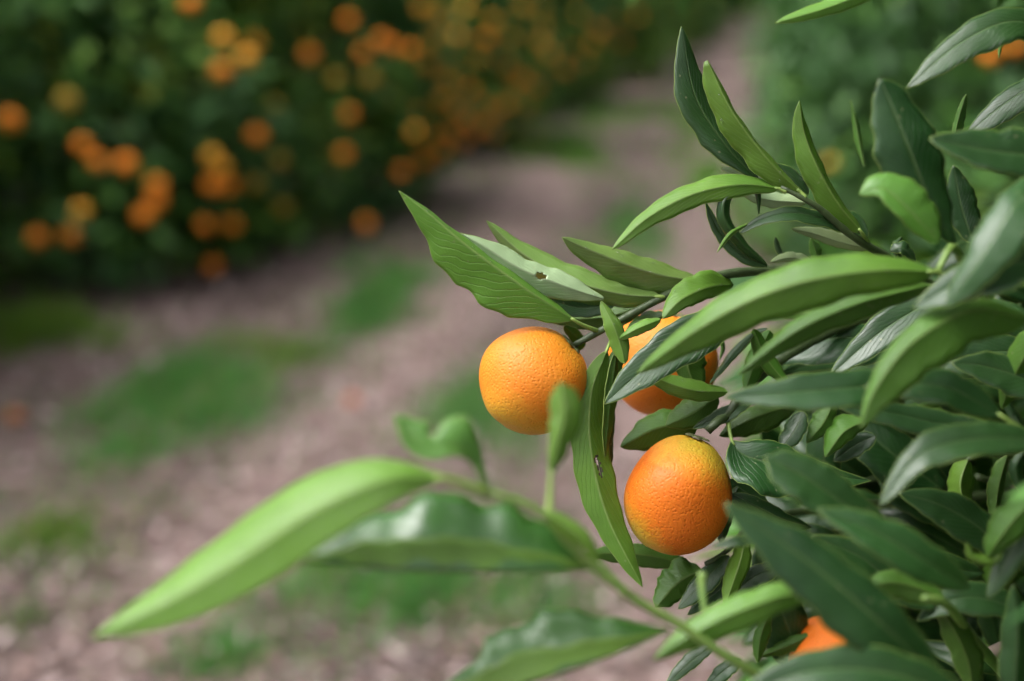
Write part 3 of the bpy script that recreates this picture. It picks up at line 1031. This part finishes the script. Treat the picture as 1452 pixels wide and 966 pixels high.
lf(B, [(1106, 268, 78), (1052, 262, 77.6), (985, 275, 77.2), (920, 308, 77), (868, 354, 76.8)], 19, 16, -.4, .8, 'U', 'y', pet=[(1115, 272, 78)], label='arching bright green leaf reaching left from the top twig', drops=1, bow=.07, nt_=34)
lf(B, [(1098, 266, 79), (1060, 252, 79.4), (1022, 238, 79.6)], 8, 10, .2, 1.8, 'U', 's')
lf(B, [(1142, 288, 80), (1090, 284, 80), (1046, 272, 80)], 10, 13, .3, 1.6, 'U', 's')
lf(B, [(1088, 376, 79), (1052, 345, 78), (1028, 312, 77.5), (1028, 284, 77.5), (1050, 268, 77.8), (1072, 272, 78), (1076, 304, 78.4)], 10, 7, .4, 1.0, 'T', label='narrow leaf curled into a hook', nt_=40, bow=.10)
lf(B, [(1088, 378, 79), (1052, 362, 78.8), (1020, 328, 78.8), (1000, 286, 78.8)], 10, 7, .6, -.4, 'T')
lf(B, [(1060, 318, 77.5), (1036, 332, 77.2), (1017, 358, 77.2)], 3, 3, .1, .3, 'U')
lf(B, [(1196, 328, 79), (1165, 310, 78.6), (1120, 302, 78.4), (1078, 312, 78.4), (1048, 332, 78.4)], 12, 9, -.3, .9, 'T', pet=[(1205, 334, 79.2)])
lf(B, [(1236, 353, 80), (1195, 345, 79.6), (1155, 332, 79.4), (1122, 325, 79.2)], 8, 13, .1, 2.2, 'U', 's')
lf(B, [(1146, 276, 79), (1124, 250, 79), (1098, 232, 79)], 5, 9, .2, .5, 'T')
lf(B, [(1230, 336, 80.5), (1216, 312, 80.6), (1194, 298, 80.6)], 6, 7, .2, .5, 'T')
lf(B, [(1108, 364, 82), (1102, 350, 82), (1099, 336, 82)], 4, 4, .2, .2, 'T')
lf(B, [(1160, 372, 82), (1155, 352, 82), (1150, 338, 82)], 8, 8, .2, .4, 'U')
lf(B, [(1275, 372, 80.5), (1270, 352, 80), (1278, 336, 79.8)], 5, 14, .8, 1.2, 'T', label='small crumpled silvery leaf at the base of the top twig', wav=3)
lf(B, [(1262, 356, 79.6), (1280, 352, 79.3), (1298, 372, 79.6)], 9, 8, 1.0, .6, 'T', wav=3)
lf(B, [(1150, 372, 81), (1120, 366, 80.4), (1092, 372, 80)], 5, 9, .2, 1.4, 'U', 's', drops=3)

# ---- nearer shoots on the right (soft, out of focus)
C = branch(near, [(1330, 385, 68), (1352, 350, 69), (1380, 400, 74), (1440, 480, 86), (1560, 560, 105)], .0017, .0045, M_SHOOT, n=30)
lf(C, [(1327, 386, 67), (1240, 384, 66), (1120, 405, 66), (1010, 455, 67), (903, 530, 69)], 40, 28, 1.0, .3, 'U', 'y', label='large blurred light green leaf arching left over the shaded mandarin', nt_=36, pet=[(1340, 392, 68)], bow=.06)
lf(C, [(1322, 404, 69), (1220, 430, 68.5), (1130, 470, 68.5), (1046, 532, 69)], 22, 17, .6, 1.4, 'U', 'm', nt_=30)
lf(C, [(1352, 345, 69), (1318, 285, 68.5), (1286, 205, 68), (1248, 112, 68)], 50, 38, .9, 1.0, 'T', 'm', label='broad blue green leaf standing upright at right, blurred', nt_=32, bow=.10,
   pl=[(0, 3), (.2, 30), (.4, 47), (.6, 48), (.8, 36), (.92, 18), (1, 2)], pr=[(0, 3), (.2, 26), (.45, 40), (.7, 40), (.88, 28), (.96, 16), (1, 2)])
lf(C, [(1330, 345, 68), (1290, 300, 67.5), (1252, 268, 67.5), (1218, 276, 67.8)], 18, 34, .5, 1.3, 'T', 'y', label='small bright green leaf at the foot of the broad upright leaf', bow=.10)
lf(C, [(1225, 236, 71), (1216, 190, 71), (1207, 143, 71)], 5, 4, .6, .6, 'U')
lf(C, [(1352, 200, 76), (1360, 165, 76), (1370, 134, 76)], 5, 9, .3, .3, 'U')
lf(C, [(1520, 60, 74), (1440, 30, 73), (1360, 62, 72.6), (1285, 126, 72.4)], 30, 20, .2, 1.2, 'T', 'm', label='dark leaf entering at the top right corner, pointing down left', nt_=30)
lf(C, [(1300, -40, 74), (1230, -10, 73.6), (1165, 14, 73.4), (1099, 33, 73.4)], 12, 14, .4, 1.0, 'U', 'y', label='pale leaf tip at the very top edge')
lf(C, [(1540, 90, 77), (1470, 118, 76.5), (1410, 158, 76.5), (1366, 196, 76.5)], 26, 16, -.2, 1.5, 'T', 'm')
lf(C, [(1540, 225, 68), (1460, 220, 67), (1390, 212, 66.6), (1318, 196, 66.4)], 30, 34, -.4, 1.2, 'T', 'm', nt_=30)
lf(C, [(1428, 52, 79), (1420, 64, 79), (1416, 82, 79)], 2, 3, .1, .2, 'U', 'y')
lf(C, [(1380, 345, 74), (1362, 290, 74), (1352, 235, 74)], 20, 24, .6, .6, 'T', 'm')
lf(C, [(1500, 240, 66), (1440, 290, 64), (1395, 360, 63.5), (1340, 436, 64)], 42, 26, .9, 1.4, 'T', 'm', label='broad grey green leaf sloping down left at the right edge', nt_=32)
lf(C, [(1530, 368, 66), (1450, 372, 65), (1380, 390, 64.6), (1294, 437, 65)], 36, 26, -.4, 1.4, 'T', 'm', nt_=30)
lf(C, [(1480, 340, 72), (1455, 315, 72), (1440, 318, 72)], 8, 12, .3, 1.4, 'T', 'm')
lf(C, [(1400, 410, 76), (1330, 424, 75.5), (1250, 470, 75), (1175, 535, 75)], 28, 24, .5, .5, 'T', 'm', nt_=28)
lf(C, [(1460, 452, 66), (1380, 440, 65), (1300, 480, 64.4), (1245, 545, 64.2), (1220, 606, 64)], 52, 20, -.5, 1.0, 'U', 'm', label='dark green drooping leaf, hooked down at its tip', nt_=34, bow=.08)
lf(C, [(1330, 545, 68), (1240, 548, 67), (1130, 556, 66.4), (1028, 563, 66.5)], 28, 26, .2, 1.2, 'T', 'm', label='grey green leaf lying level beside the lower mandarin stem', nt_=30)
lf(C, [(1420, 590, 67), (1350, 552, 66.5), (1290, 545, 66.4), (1225, 548, 66.6)], 26, 24, .2, 1.0, 'T', 'm', pet=[(1455, 612, 67.5), (1500, 620, 70)], pet_r=1.5, nt_=28)
lf(C, [(1420, 612, 70), (1330, 600, 70), (1260, 585, 70), (1190, 578, 70)], 22, 18, .1, .9, 'T', 'm')
lf(C, [(1480, 500, 74), (1400, 500, 74), (1330, 520, 74), (1270, 560, 74)], 30, 26, .4, .9, 'T', 'm')
lf(C, [(1500, 560, 72), (1460, 540, 72), (1400, 520, 72), (1350, 515, 72)], 28, 24, .3, .8, 'T', 'm')
lf(C, [(1500, 440, 70), (1470, 480, 71), (1440, 530, 72), (1420, 580, 73)], 26, 24, .4, .6, 'U', 'm')

# ---- twig above the lower mandarin
D = branch(near, [(1003, 612, 79), (1012, 603, 79), (1024, 592, 79.5), (1032, 590, 80), (1060, 550, 81), (1140, 490, 83), (1250, 450, 87), (1420, 470, 98)], .0024, .0042, n=40)
lf(D, [(1032, 556, 79.5), (985, 554, 79), (945, 542, 79), (905, 522, 79)], 15, 14, .3, .7, 'U', 'y', drops=6)
lf(D, [(975, 470, 80.5), (975, 520, 80.5), (992, 562, 80.5)], 26, 18, .4, .4, 'U')
lf(D, [(1018, 562, 80.5), (985, 585, 80), (944, 604, 80)], 20, 24, .4, .4, 'U')
lf(D, [(990, 604, 81), (935, 606, 81), (880, 634, 81)], 30, 22, .4, .4, 'U', label='dark oval leaf behind the lower mandarin')
lf(D, [(1066, 568, 80.5), (1030, 586, 80), (982, 608, 80)], 12, 10, .2, .9, 'T')
lf(D, [(1130, 572, 82), (1075, 590, 81.5), (1020, 618, 81.5)], 24, 16, .3, .6, 'U')
lf(D, [(1070, 470, 80), (1040, 500, 79.5), (1006, 544, 79.5)], 7, 4, .3, .8, 'T')
lf(D, [(1088, 466, 81), (1064, 480, 81), (1043, 506, 81)], 4, 6, .3, 1.0, 'T')
lf(D, [(1092, 468, 80.5), (1072, 510, 80.5), (1056, 556, 80.5)], 18, 14, .4, .5, 'U')
lf(D, [(1068, 466, 79.8), (1088, 510, 80), (1122, 552, 80)], 12, 13, .3, .5, 'U')
lf(D, [(1010, 470, 82), (1025, 490, 82), (1021, 510, 82)], 3, 3, .1, .1, 'U')
lf(D, [(1038, 626, 79), (1052, 644, 78.6), (1090, 656, 78.4), (1160, 672, 79), (1235, 682, 80)], 30, 42, 1.4, -.4, 'T', 'm', label='leaf curled upward at its base right of the lower mandarin',
   pl=[(0, 2), (.08, 18), (.2, 30), (.4, 30), (.7, 14), (1, 0)], pr=[(0, 3), (.06, 20), (.15, 40), (.3, 46), (.6, 34), (.85, 14), (1, 0)], pet=[(1034, 610, 79.4), (1032, 592, 80)], nt_=30)
lf(D, [(1140, 584, 81), (1126, 612, 80.6), (1104, 642, 80.4)], 15, 16, .3, .9, 'T')
lf(D, [(1182, 570, 81.5), (1168, 600, 81.2), (1144, 628, 81)], 12, 18, .4, .3, 'U')
lf(D, [(1232, 596, 81), (1198, 612, 80.6), (1170, 648, 80.4)], 14, 22, .3, .8, 'U')
lf(D, [(1242, 618, 82), (1215, 630, 82), (1182, 654, 82)], 16, 14, .3, .6, 'T')
lf(D, [(1036, 700, 80), (1070, 716, 79.6), (1110, 736, 79.6), (1150, 748, 80)], 12, 22, .6, .3, 'T')
lf(D, [(1034, 680, 81.5), (1060, 700, 81.5), (1092, 720, 81.5)], 14, 14, .3, .3, 'T')
lf(D, [(1046, 690, 81), (1030, 730, 80.5), (1022, 775, 80.5)], 10, 12, .4, .9, 'T')

# ---- in-focus leaves below the lower mandarin
E = branch(near, [(1000, 800, 80), (1030, 782, 80.5), (1075, 740, 82), (1180, 720, 85), (1440, 700, 90)], .0013, .0036, n=30)
lf(E, [(1058, 758, 79), (1050, 795, 78.6), (1040, 825, 78.4), (1027, 862, 78.2)], 14, 16, .4, .8, 'U', 'y', label='slim hanging leaf below the lower mandarin')
lf(E, [(995, 808, 80.5), (962, 826, 80.5), (930, 862, 80.5)], 22, 28, .4, .3, 'U', wav=3, label='dark leaf with a nibbled edge below the lower mandarin')
lf(E, [(1034, 788, 80), (1002, 820, 80), (962, 864, 80)], 18, 14, .3, 1.0, 'T')
lf(E, [(1060, 800, 81), (1020, 836, 81), (975, 872, 81)], 14, 14, .3, .4, 'T')
lf(E, [(982, 806, 82), (930, 790, 82), (880, 785, 82), (828, 786, 82)], 16, 15, .3, .3, 'U', 'm', label='dark level leaf just under the lower mandarin')
lf(E, [(1110, 800, 81.5), (1070, 818, 81.5), (1030, 850, 81.5)], 16, 14, .3, .4, 'T')
lf(E, [(1014, 914, 80), (985, 934, 80), (944, 972, 80)], 10, 13, .3, .5, 'T')
lf(E, [(1050, 935, 80.5), (1028, 950, 80.5), (1000, 975, 80.5)], 13, 11, .3, .4, 'T')
lf(E, [(1090, 870, 82), (1078, 905, 82), (1074, 940, 82)], 12, 10, .3, .5, 'U')
lf(E, [(1150, 900, 84), (1120, 915, 84), (1080, 930, 84)], 10, 10, .2, .5, 'U')
lf(E, [(1372, 652, 80.5), (1362, 688, 80), (1372, 730, 80)], 18, 20, 1.2, 1.2, 'U', 'y', label='olive leaf peppered with brown specks, rolled inward')
lf(E, [(1428, 646, 81), (1416, 690, 81), (1410, 745, 81)], 7, 16, .8, .3, 'U')
lf(E, [(1452, 640, 84), (1440, 665, 84), (1450, 700, 84)], 10, 10, .3, .3, 'T')
branch(near, [(1372, 652, 80.6), (1400, 640, 82), (1440, 648, 86), (1520, 640, 95)], .0016, .003, n=16)
branch(near, [(1385, 676, 86), (1410, 680, 87), (1440, 648, 89), (1500, 620, 95)], .0022, .003, n=16)

# ---- soft near leaves at lower right
G = branch(near, [(1310, 848, 64), (1345, 860, 66), (1400, 930, 78), (1480, 1000, 90)], .0018, .0045, M_SHOOT, n=24)
lf(G, [(1270, 760, 66), (1200, 716, 65), (1140, 676, 64.5), (1084, 648, 64.5)], 38, 30, .3, 1.2, 'T', 'm', label='broad blurred leaf with a rounded tip right of the lower mandarin', nt_=30,
   pl=[(0, 4), (.2, 22), (.5, 36), (.75, 34), (.9, 22), (1, 0)], pr=[(0, 4), (.2, 20), (.5, 30), (.75, 30), (.9, 20), (1, 0)])
lf(G, [(1375, 835, 64), (1310, 795, 62.5), (1235, 752, 62), (1160, 722, 62)], 30, 28, .2, 1.2, 'T', 'm', nt_=30)
lf(G, [(1330, 960, 62), (1250, 885, 60.5), (1150, 800, 60), (1028, 714, 60)], 52, 38, .6, 1.4, 'T', 'm', label='largest dark blurred leaf, slanting down right across the lower corner', nt_=34)
lf(G, [(1160, 838, 62), (1095, 850, 61.6), (1010, 885, 61.4), (926, 936, 61.4)], 26, 24, .4, .9, 'U', 'y', label='light green blurred leaf over the green shoot', nt_=30)
lf(G, [(1110, 858, 62.5), (1065, 880, 62.2), (1022, 894, 62)], 8, 10, .1, 1.2, 'T', 'm')
lf(G, [(1380, 1000, 61), (1270, 956, 60), (1150, 952, 59.6), (1030, 996, 59.6)], 50, 34, -.4, 1.6, 'T', 'm', label='dark blurred leaf along the bottom edge, over the fruit sliver', nt_=30)
lf(G, [(1490, 625, 66), (1390, 622, 65), (1305, 645, 64.4), (1247, 718, 64.2)], 26, 24, .1, 1.3, 'T', 'm', label='arched blurred leaf dipping left at mid right', nt_=32)
lf(G, [(1440, 800, 72), (1390, 750, 71.6), (1330, 715, 71.4), (1275, 700, 71.4)], 30, 26, .2, .9, 'T', 'm', nt_=28)
lf(G, [(1400, 790, 66), (1420, 760, 65.6), (1450, 725, 65.6), (1500, 690, 66)], 26, 22, .9, .2, 'U', 'm')
lf(G, [(1370, 770, 66), (1380, 790, 66), (1410, 795, 66), (1425, 770, 66)], 8, 6, .9, .2, 'U', 'y')
lf(G, [(1520, 700, 68), (1460, 740, 67), (1430, 790, 66.6), (1400, 850, 66.6)], 26, 22, .3, .9, 'T', 'm')
lf(G, [(1435, 1010, 66), (1440, 940, 66), (1442, 880, 66), (1436, 830, 66)], 24, 22, .5, .9, 'T', 'm')
lf(G, [(1380, 980, 70), (1370, 930, 70), (1345, 880, 70), (1330, 850, 70)], 20, 22, .4, .5, 'U', 'm')
lf(G, [(1076, 768, 66.5), (1045, 768, 66.2), (1010, 776, 66.2)], 7, 8, .1, 1.4, 'T', 'm')
lf(G, [(1340, 850, 67), (1290, 830, 67), (1250, 828, 67), (1200, 850, 67)], 24, 18, .1, .6, 'U', 'm')
lf(G, [(1330, 860, 70), (1270, 830, 70), (1220, 790, 70), (1150, 760, 70)], 26, 24, .2, .6, 'T', 'm')
lf(G, [(1460, 870, 70), (1400, 850, 70), (1350, 850, 70), (1300, 880, 70)], 24, 22, .2, .6, 'T', 'm')

# ---- lone green shoot in front at lower left (nearest, softest)
K = branch(near, [(690, 697, 57), (763, 724, 58), (811, 777, 58.5), (888, 842, 59.5), (960, 884, 60.5), (1060, 948, 62), (1200, 1010, 66), (1400, 1020, 74)], .0013, .0030, M_SHOOT, n=36)
lf(K, [(629, 678, 55.5), (545, 684, 54.5), (440, 730, 54), (322, 808, 54), (215, 868, 54), (130, 905, 54)], 34, 36, -.1, 1.5, 'U', 'y', auto=0, cyl=.6,
   label='long bright yellowish green leaf nearest the camera, drooping to lower left', nt_=40, ns=9, bow=.0, wav=.4,
   pl=[(0, 4), (.06, 16), (.15, 32), (.3, 46), (.5, 50), (.68, 42), (.85, 25), (.95, 9), (1, 0)], pr=[(0, 4), (.06, 16), (.15, 34), (.3, 48), (.5, 48), (.68, 40), (.85, 24), (.95, 9), (1, 0)],
   pet=[(660, 688, 56.2), (692, 699, 57)], pet_r=1.5)
lf(K, [(846, 808, 59), (750, 812, 57.6), (620, 812, 57), (510, 806, 57), (425, 796, 57)], -40, 80, .40, 2.1, 'T', 'b', label='boat shaped blurred leaf rolled up along its lower edge', nt_=36, ns=7, bow=.10,
   pl=[(0, -2), (.15, -24), (.35, -44), (.6, -50), (.8, -36), (.92, -14), (1, -2)], pr=[(0, 3), (.12, 56), (.3, 96), (.5, 108), (.68, 92), (.84, 64), (.94, 36), (1, 8)])
lf(K, [(950, 894, 60.5), (880, 925, 59.2), (780, 960, 58.6), (690, 985, 58.6), (625, 978, 58.8)], -40, 50, .35, 1.9, 'T', 'b', label='blurred rolled leaf at the bottom edge under the green shoot', nt_=32, ns=7, bow=.10,
   pl=[(0, -2), (.15, -14), (.35, -32), (.6, -46), (.8, -38), (.92, -14), (1, 0)], pr=[(0, 2), (.15, 36), (.35, 78), (.55, 96), (.75, 78), (.9, 38), (1, 4)])
lf(K, [(688, 692, 57), (672, 650, 57), (640, 634, 56.6), (598, 634, 56.4), (560, 590, 56.8)], 14, 50, -.6, 1.4, 'T', 'y', label='small curled leaf twisting above the front shoot', nt_=34, bow=.15,
   pl=[(0, 2), (.2, 6), (.4, 12), (.6, 16), (.8, 14), (.93, 8), (1, 1)], pr=[(0, 3), (.2, 8), (.32, 28), (.42, 48), (.5, 34), (.58, 16), (.68, 26), (.8, 34), (.92, 16), (1, 1)])
lf(K, [(781, 672, 58.5), (790, 630, 58.4), (800, 590, 58.4), (795, 543, 58.6)], 18, 26, .5, .7, 'U', 'y', label='small upright blurred leaf in front of the golden mandarin', pet=[(780, 700, 58.5), (778, 732, 58.4)], pet_r=1.3,
   pl=[(0, 2), (.2, 10), (.5, 18), (.75, 20), (.92, 14), (1, 2)], pr=[(0, 2), (.2, 14), (.5, 24), (.75, 26), (.92, 16), (1, 2)])
lf(K, [(770, 728, 58), (800, 744, 57.8), (830, 768, 57.8), (850, 802, 58)], 12, 14, .4, .4, 'U', 'y')
branch(near, [(996, 812, 62.5), (995, 826, 62.5), (997, 850, 62.3), (1002, 882, 62)], .0020, .0010, M_SHOOT, 'bud', 12)
branch(near, [(845, 800, 59), (868, 822, 59.2), (888, 842, 59.4)], .0020, .0022, M_SHOOT, 'bud', 10)

# ---- leaves filling the shaded heart of the branches
POLY = np.array([(1050, 470), (1120, 410), (1250, 385), (1352, 345), (1400, 250), (1452, 220), (1452, 966), (1000, 966), (1040, 930), (1090, 870), (1040, 800), (1080, 760), (1046, 690), (1060, 600)], float)


def inside(px, py):
    c = np.zeros(np.shape(px), bool)
    j = len(POLY) - 1
    for i in range(len(POLY)):
        xi, yi = POLY[i]
        xj, yj = POLY[j]
        c ^= ((yi > py) != (yj > py)) & (px < (xj - xi) * (py - yi) / (yj - yi + 1e-12) + xi)
        j = i
    return c


rf = np.random.default_rng(21)
inner = branch(near, [(1100, 700, 88), (1200, 690, 92), (1330, 650, 97), (1500, 560, 110)], .002, .006, n=20)
inner2 = branch(near, [(1120, 900, 86), (1220, 860, 89), (1350, 860, 94), (1520, 900, 104)], .002, .006, n=20)
cnt = 0
while cnt < 165:
    bx, by = rf.uniform(1040, 1500), rf.uniform(330, 1000)
    z = rf.uniform(85, 110)
    ang = rf.normal(math.pi, .75)
    L_ = rf.uniform(130, 250) * 78 / z
    tx, ty = bx + L_ * math.cos(ang), by - L_ * math.sin(ang) * -1
    mx_, my_ = (bx + tx) / 2, (by + ty) / 2 - rf.uniform(-10, 26)
    if not (inside(np.array(tx), np.array(ty)) and inside(np.array(mx_), np.array(my_)) and inside(np.array(min(bx, 1450)), np.array(min(by, 960)))):
        continue
    if 1330 < mx_ < 1445 and 640 < my_ < 730:
        continue
    w = L_ * rf.uniform(.10, .19)
    lf(inner if by < 720 else inner2, [(bx, by, z), (mx_, my_, z - rf.uniform(0, 2.5)), (tx, ty, z - rf.uniform(-2, 3))], w, w * rf.uniform(.5, 1.1),
       rf.uniform(-.5, .9), rf.uniform(0, 1.6), 'T' if rf.uniform() < .72 else 'U', 'm', nt_=14, ns=3, seed=cnt)
    cnt += 1

# ---- the rest of the near crown: behind the branches and beyond the frame
n = 60000
r_ = np.random.default_rng(31)
z = r_.uniform(.12, 2.5, n)
th = r_.uniform(0, 6.283, n)
dp = 1 - np.abs(r_.normal(0, .28, n))
rr = rad_z(z) * lump(th, z, 1.5) * dp * 1.12
P = np.stack([TX + .12 + rr * np.cos(th), TY + rr * np.sin(th), z], 1)
qx, qy, qz = project(P)
m_ = 190 * .78 / np.maximum(qz, .1)
inframe = (qx > -m_ * 1.6) & (qx < W + m_) & (qy > -m_) & (qy < H + m_) & (qz > 0)
ok = (~inframe & ((np.linalg.norm(P - CAMP, axis=1) > .55))) | (inframe & (qz > 1.0) & inside(np.clip(qx - 70 / np.maximum(qz, .5), 0, 1451), np.clip(qy, 0, 965)) & (qx > 1130))
ok &= ~((qx > 1330) & (qx < 1470) & (qy > 630) & (qy < 745) & inframe)
P = P[ok]
n = len(P)
out = P - np.array([TX, TY, 0])
out[:, 2] = 0
out /= np.linalg.norm(out, axis=1)[:, None] + 1e-9
T = out * r_.uniform(.2, 1, n)[:, None] + unit(n, r_) * .75 + np.array([0, 0, -.25])
T /= np.linalg.norm(T, axis=1)[:, None]
Sd = np.cross(T, np.array([0, 0, 1.0]) + unit(n, r_) * .7 + out * .3)
Sd /= np.linalg.norm(Sd, axis=1)[:, None] + 1e-9
Ln = r_.uniform(.06, .115, n)
me = scatter_mesh('crown', P - np.array([TX, TY, 0]), T, Sd, Ln, Ln * r_.uniform(.30, .42, n), M_BG, r_.choice(3, n, p=[.5, .4, .1]), r_.uniform(-.25, .05, n))
co = make_obj('crown', me, near)
co['kind'] = 'stuff'

# ================================================================== BACKGROUND FRUIT
MF = [peel_mat('peel_row_orange', (0.88, 0.29, 0.018), (0.82, 0.21, 0.012), []), peel_mat('peel_row_golden', (0.90, 0.44, 0.04), (0.84, 0.34, 0.025), []),
      peel_mat('peel_row_yellowing', (0.42, 0.28, 0.03), (0.36, 0.22, 0.02), []), peel_mat('peel_fallen', (0.30, 0.085, 0.02), (0.22, 0.06, 0.02), [])]
FM = [fruit_mesh('mandarin', m, .033, .030, 40 + i, 20, 14) for i, m in enumerate(MF)]
# px, py, tone, label (None: one of the many that nothing tells apart)
BGF = [(14, 171, 0, 'blurred mandarin at the left edge, high on the dark tree'), (95, 143, 2, 'yellowish blurred mandarin high on the nearest left tree'), (270, 4, 0, 'blurred mandarin at the top edge of the nearest left tree'),
       (116, 206, 0, 'upper fruit of the bright touching pair on the nearest left tree'), (137, 229, 0, 'lower fruit of the bright touching pair on the nearest left tree'), (178, 233, 0, 'single blurred mandarin just right of the bright touching pair'),
       (316, 54, 1, 'pale golden mandarin, top of the upper cluster on the left tree'), (360, 60, 1, None), (350, 82, 1, None), (314, 101, 0, 'orange mandarin, lowest of the upper cluster on the left tree'),
       (364, 192, 0, 'lone round blurred mandarin midway up the nearest left tree'), (300, 222, 1, 'golden mandarin, top of the middle cluster on the left tree'), (313, 238, 1, None), (301, 263, 0, None), (323, 264, 0, None),
       (328, 319, 0, 'blurred mandarin hanging low beneath the middle cluster'), (290, 320, 0, 'dim blurred mandarin low, left of a brighter one'), (221, 264, 0, None), (221, 285, 0, None), (203, 306, 0, None),
       (115, 299, 1, 'golden mandarin, upper of the low pair near the left edge'), (99, 335, 0, 'bright orange mandarin, lower of the low pair near the left edge'), (53, 338, 0, 'dim mandarin low at the left, beside the low pair'), (301, 378, 0, 'dim mandarin at the skirt of the nearest left tree'),
       (494, 30, 0, 'bright mandarin at the top of the second left tree'), (438, 78, 0, 'blurred mandarin at the left side of the second tree'), (514, 76, 0, None), (541, 57, 0, None), (582, 72, 0, None), (556, 66, 0, None),
       (494, 162, 0, 'lone bright mandarin in the middle of the second left tree'), (487, 219, 0, 'dim mandarin under the lone one on the second tree'), (388, 151, 2, 'yellow green fruit between the two nearest left trees'),
       (569, 244, 0, 'mandarin at the right flank of the second tree, above the leaf tip'), (519, 318, 0, 'upper fruit of the low pair on the second tree skirt'), (540, 335, 0, 'lower fruit of the low pair on the second tree skirt'),
       (400, 295, 2, None), (362, 262, 2, None), (396, 228, 2, None), (525, 112, 2, None), (476, 112, 2, None),
       (598, 12, 1, None), (620, 24, 1, None), (662, 12, 1, None), (640, 98, 0, None), (633, 114, 1, None), (604, 92, 0, None), (626, 142, 1, None), (643, 156, 0, None), (680, 82, 1, None),
       (690, 150, 0, None), (678, 186, 0, None), (641, 190, 0, None), (615, 192, 0, None), (766, 60, 1, None), (770, 38, 1, None), (777, 76, 1, None), (700, 30, 1, None), (720, 95, 0, None),
       (741, 112, 0, None), (800, 100, 0, None), (830, 88, 0, None), (760, 122, 0, None), (792, 60, 0, None), (660, 172, 0, None), (626, 214, 0, None), (700, 190, 0, None), (655, 202, 0, None),
       (850, 42, 0, None), (820, 22, 1, None), (741, 10, 1, None), (880, 60, 0, None), (716, 150, 0, None), (745, 150, 0, None), (590, 160, 0, None), (610, 60, 1, None), (650, 52, 1, None), (690, 56, 0, None),
       (725, 55, 1, None), (840, 62, 1, None), (870, 30, 0, None), (905, 22, 1, None), (815, 70, 0, None), (730, 128, 0, None), (668, 128, 0, None), (600, 228, 0, None),
       (1049, 83, 0, 'faint mandarin at the left edge of the dark right hand trees'), (1404, 78, 0, 'blurred orange mandarin under the top right leaf'), (1440, 66, 0, 'blurred orange mandarin at the right edge under the top right leaf'), (1178, 232, 2, 'dull blurred mandarin low between the top twig and the broad leaf')]
rb = np.random.default_rng(9)
have = [(b[0], b[1]) for b in BGF]
while len(have) < len(BGF) + 4:
    px, py = rb.uniform(585, 960), rb.uniform(2, 225)
    if py > 245 - .62 * (px - 585) or min(math.hypot(px - a, py - b) for a, b in have) < 15:
        continue
    have.append((px, py))
BGF += [(a, b, int(rb.integers(0, 2)), None) for a, b in have[len(BGF):]]
for (px, py, tone, lab) in BGF:
    p = crown_hit(px, py, .19 if px < 590 else .10 if px < 1000 else .05)
    if p is None:
        continue
    o = make_obj('mandarin', FM[tone], None, p)
    s_ = rb.uniform(.82, 1.12)
    o.scale = (s_, s_, s_)
    o.rotation_euler = tuple(rb.uniform(-.5, .5, 3))
    if lab is None:
        if px < 420:
            lab = 'blurred mandarin in a cluster on the nearest left tree'
        elif px < 590:
            lab = 'blurred mandarin on the second left tree'
        else:
            lab = 'small blurred mandarin on the fruit laden far trees of the left row'
    tag(o, lab, 'mandarin', 'blurred mandarins on the left row' if px < 1000 else 'blurred mandarins on the right row')
for (px, py, lab) in ((22, 583, 'dull fallen mandarin on bare ground at the left edge'), (500, 560, 'dull fallen mandarin on the pink track, left of the golden mandarin')):
    g = ground_at(px, py)
    o = make_obj('mandarin', FM[3], None, (g[0], g[1], float(gh(g[0], g[1])) + .012))
    o.scale = (.8, .8, .8)
    o.rotation_euler = (.7, .3, .2)
    tag(o, lab, 'mandarin', 'fallen mandarins')
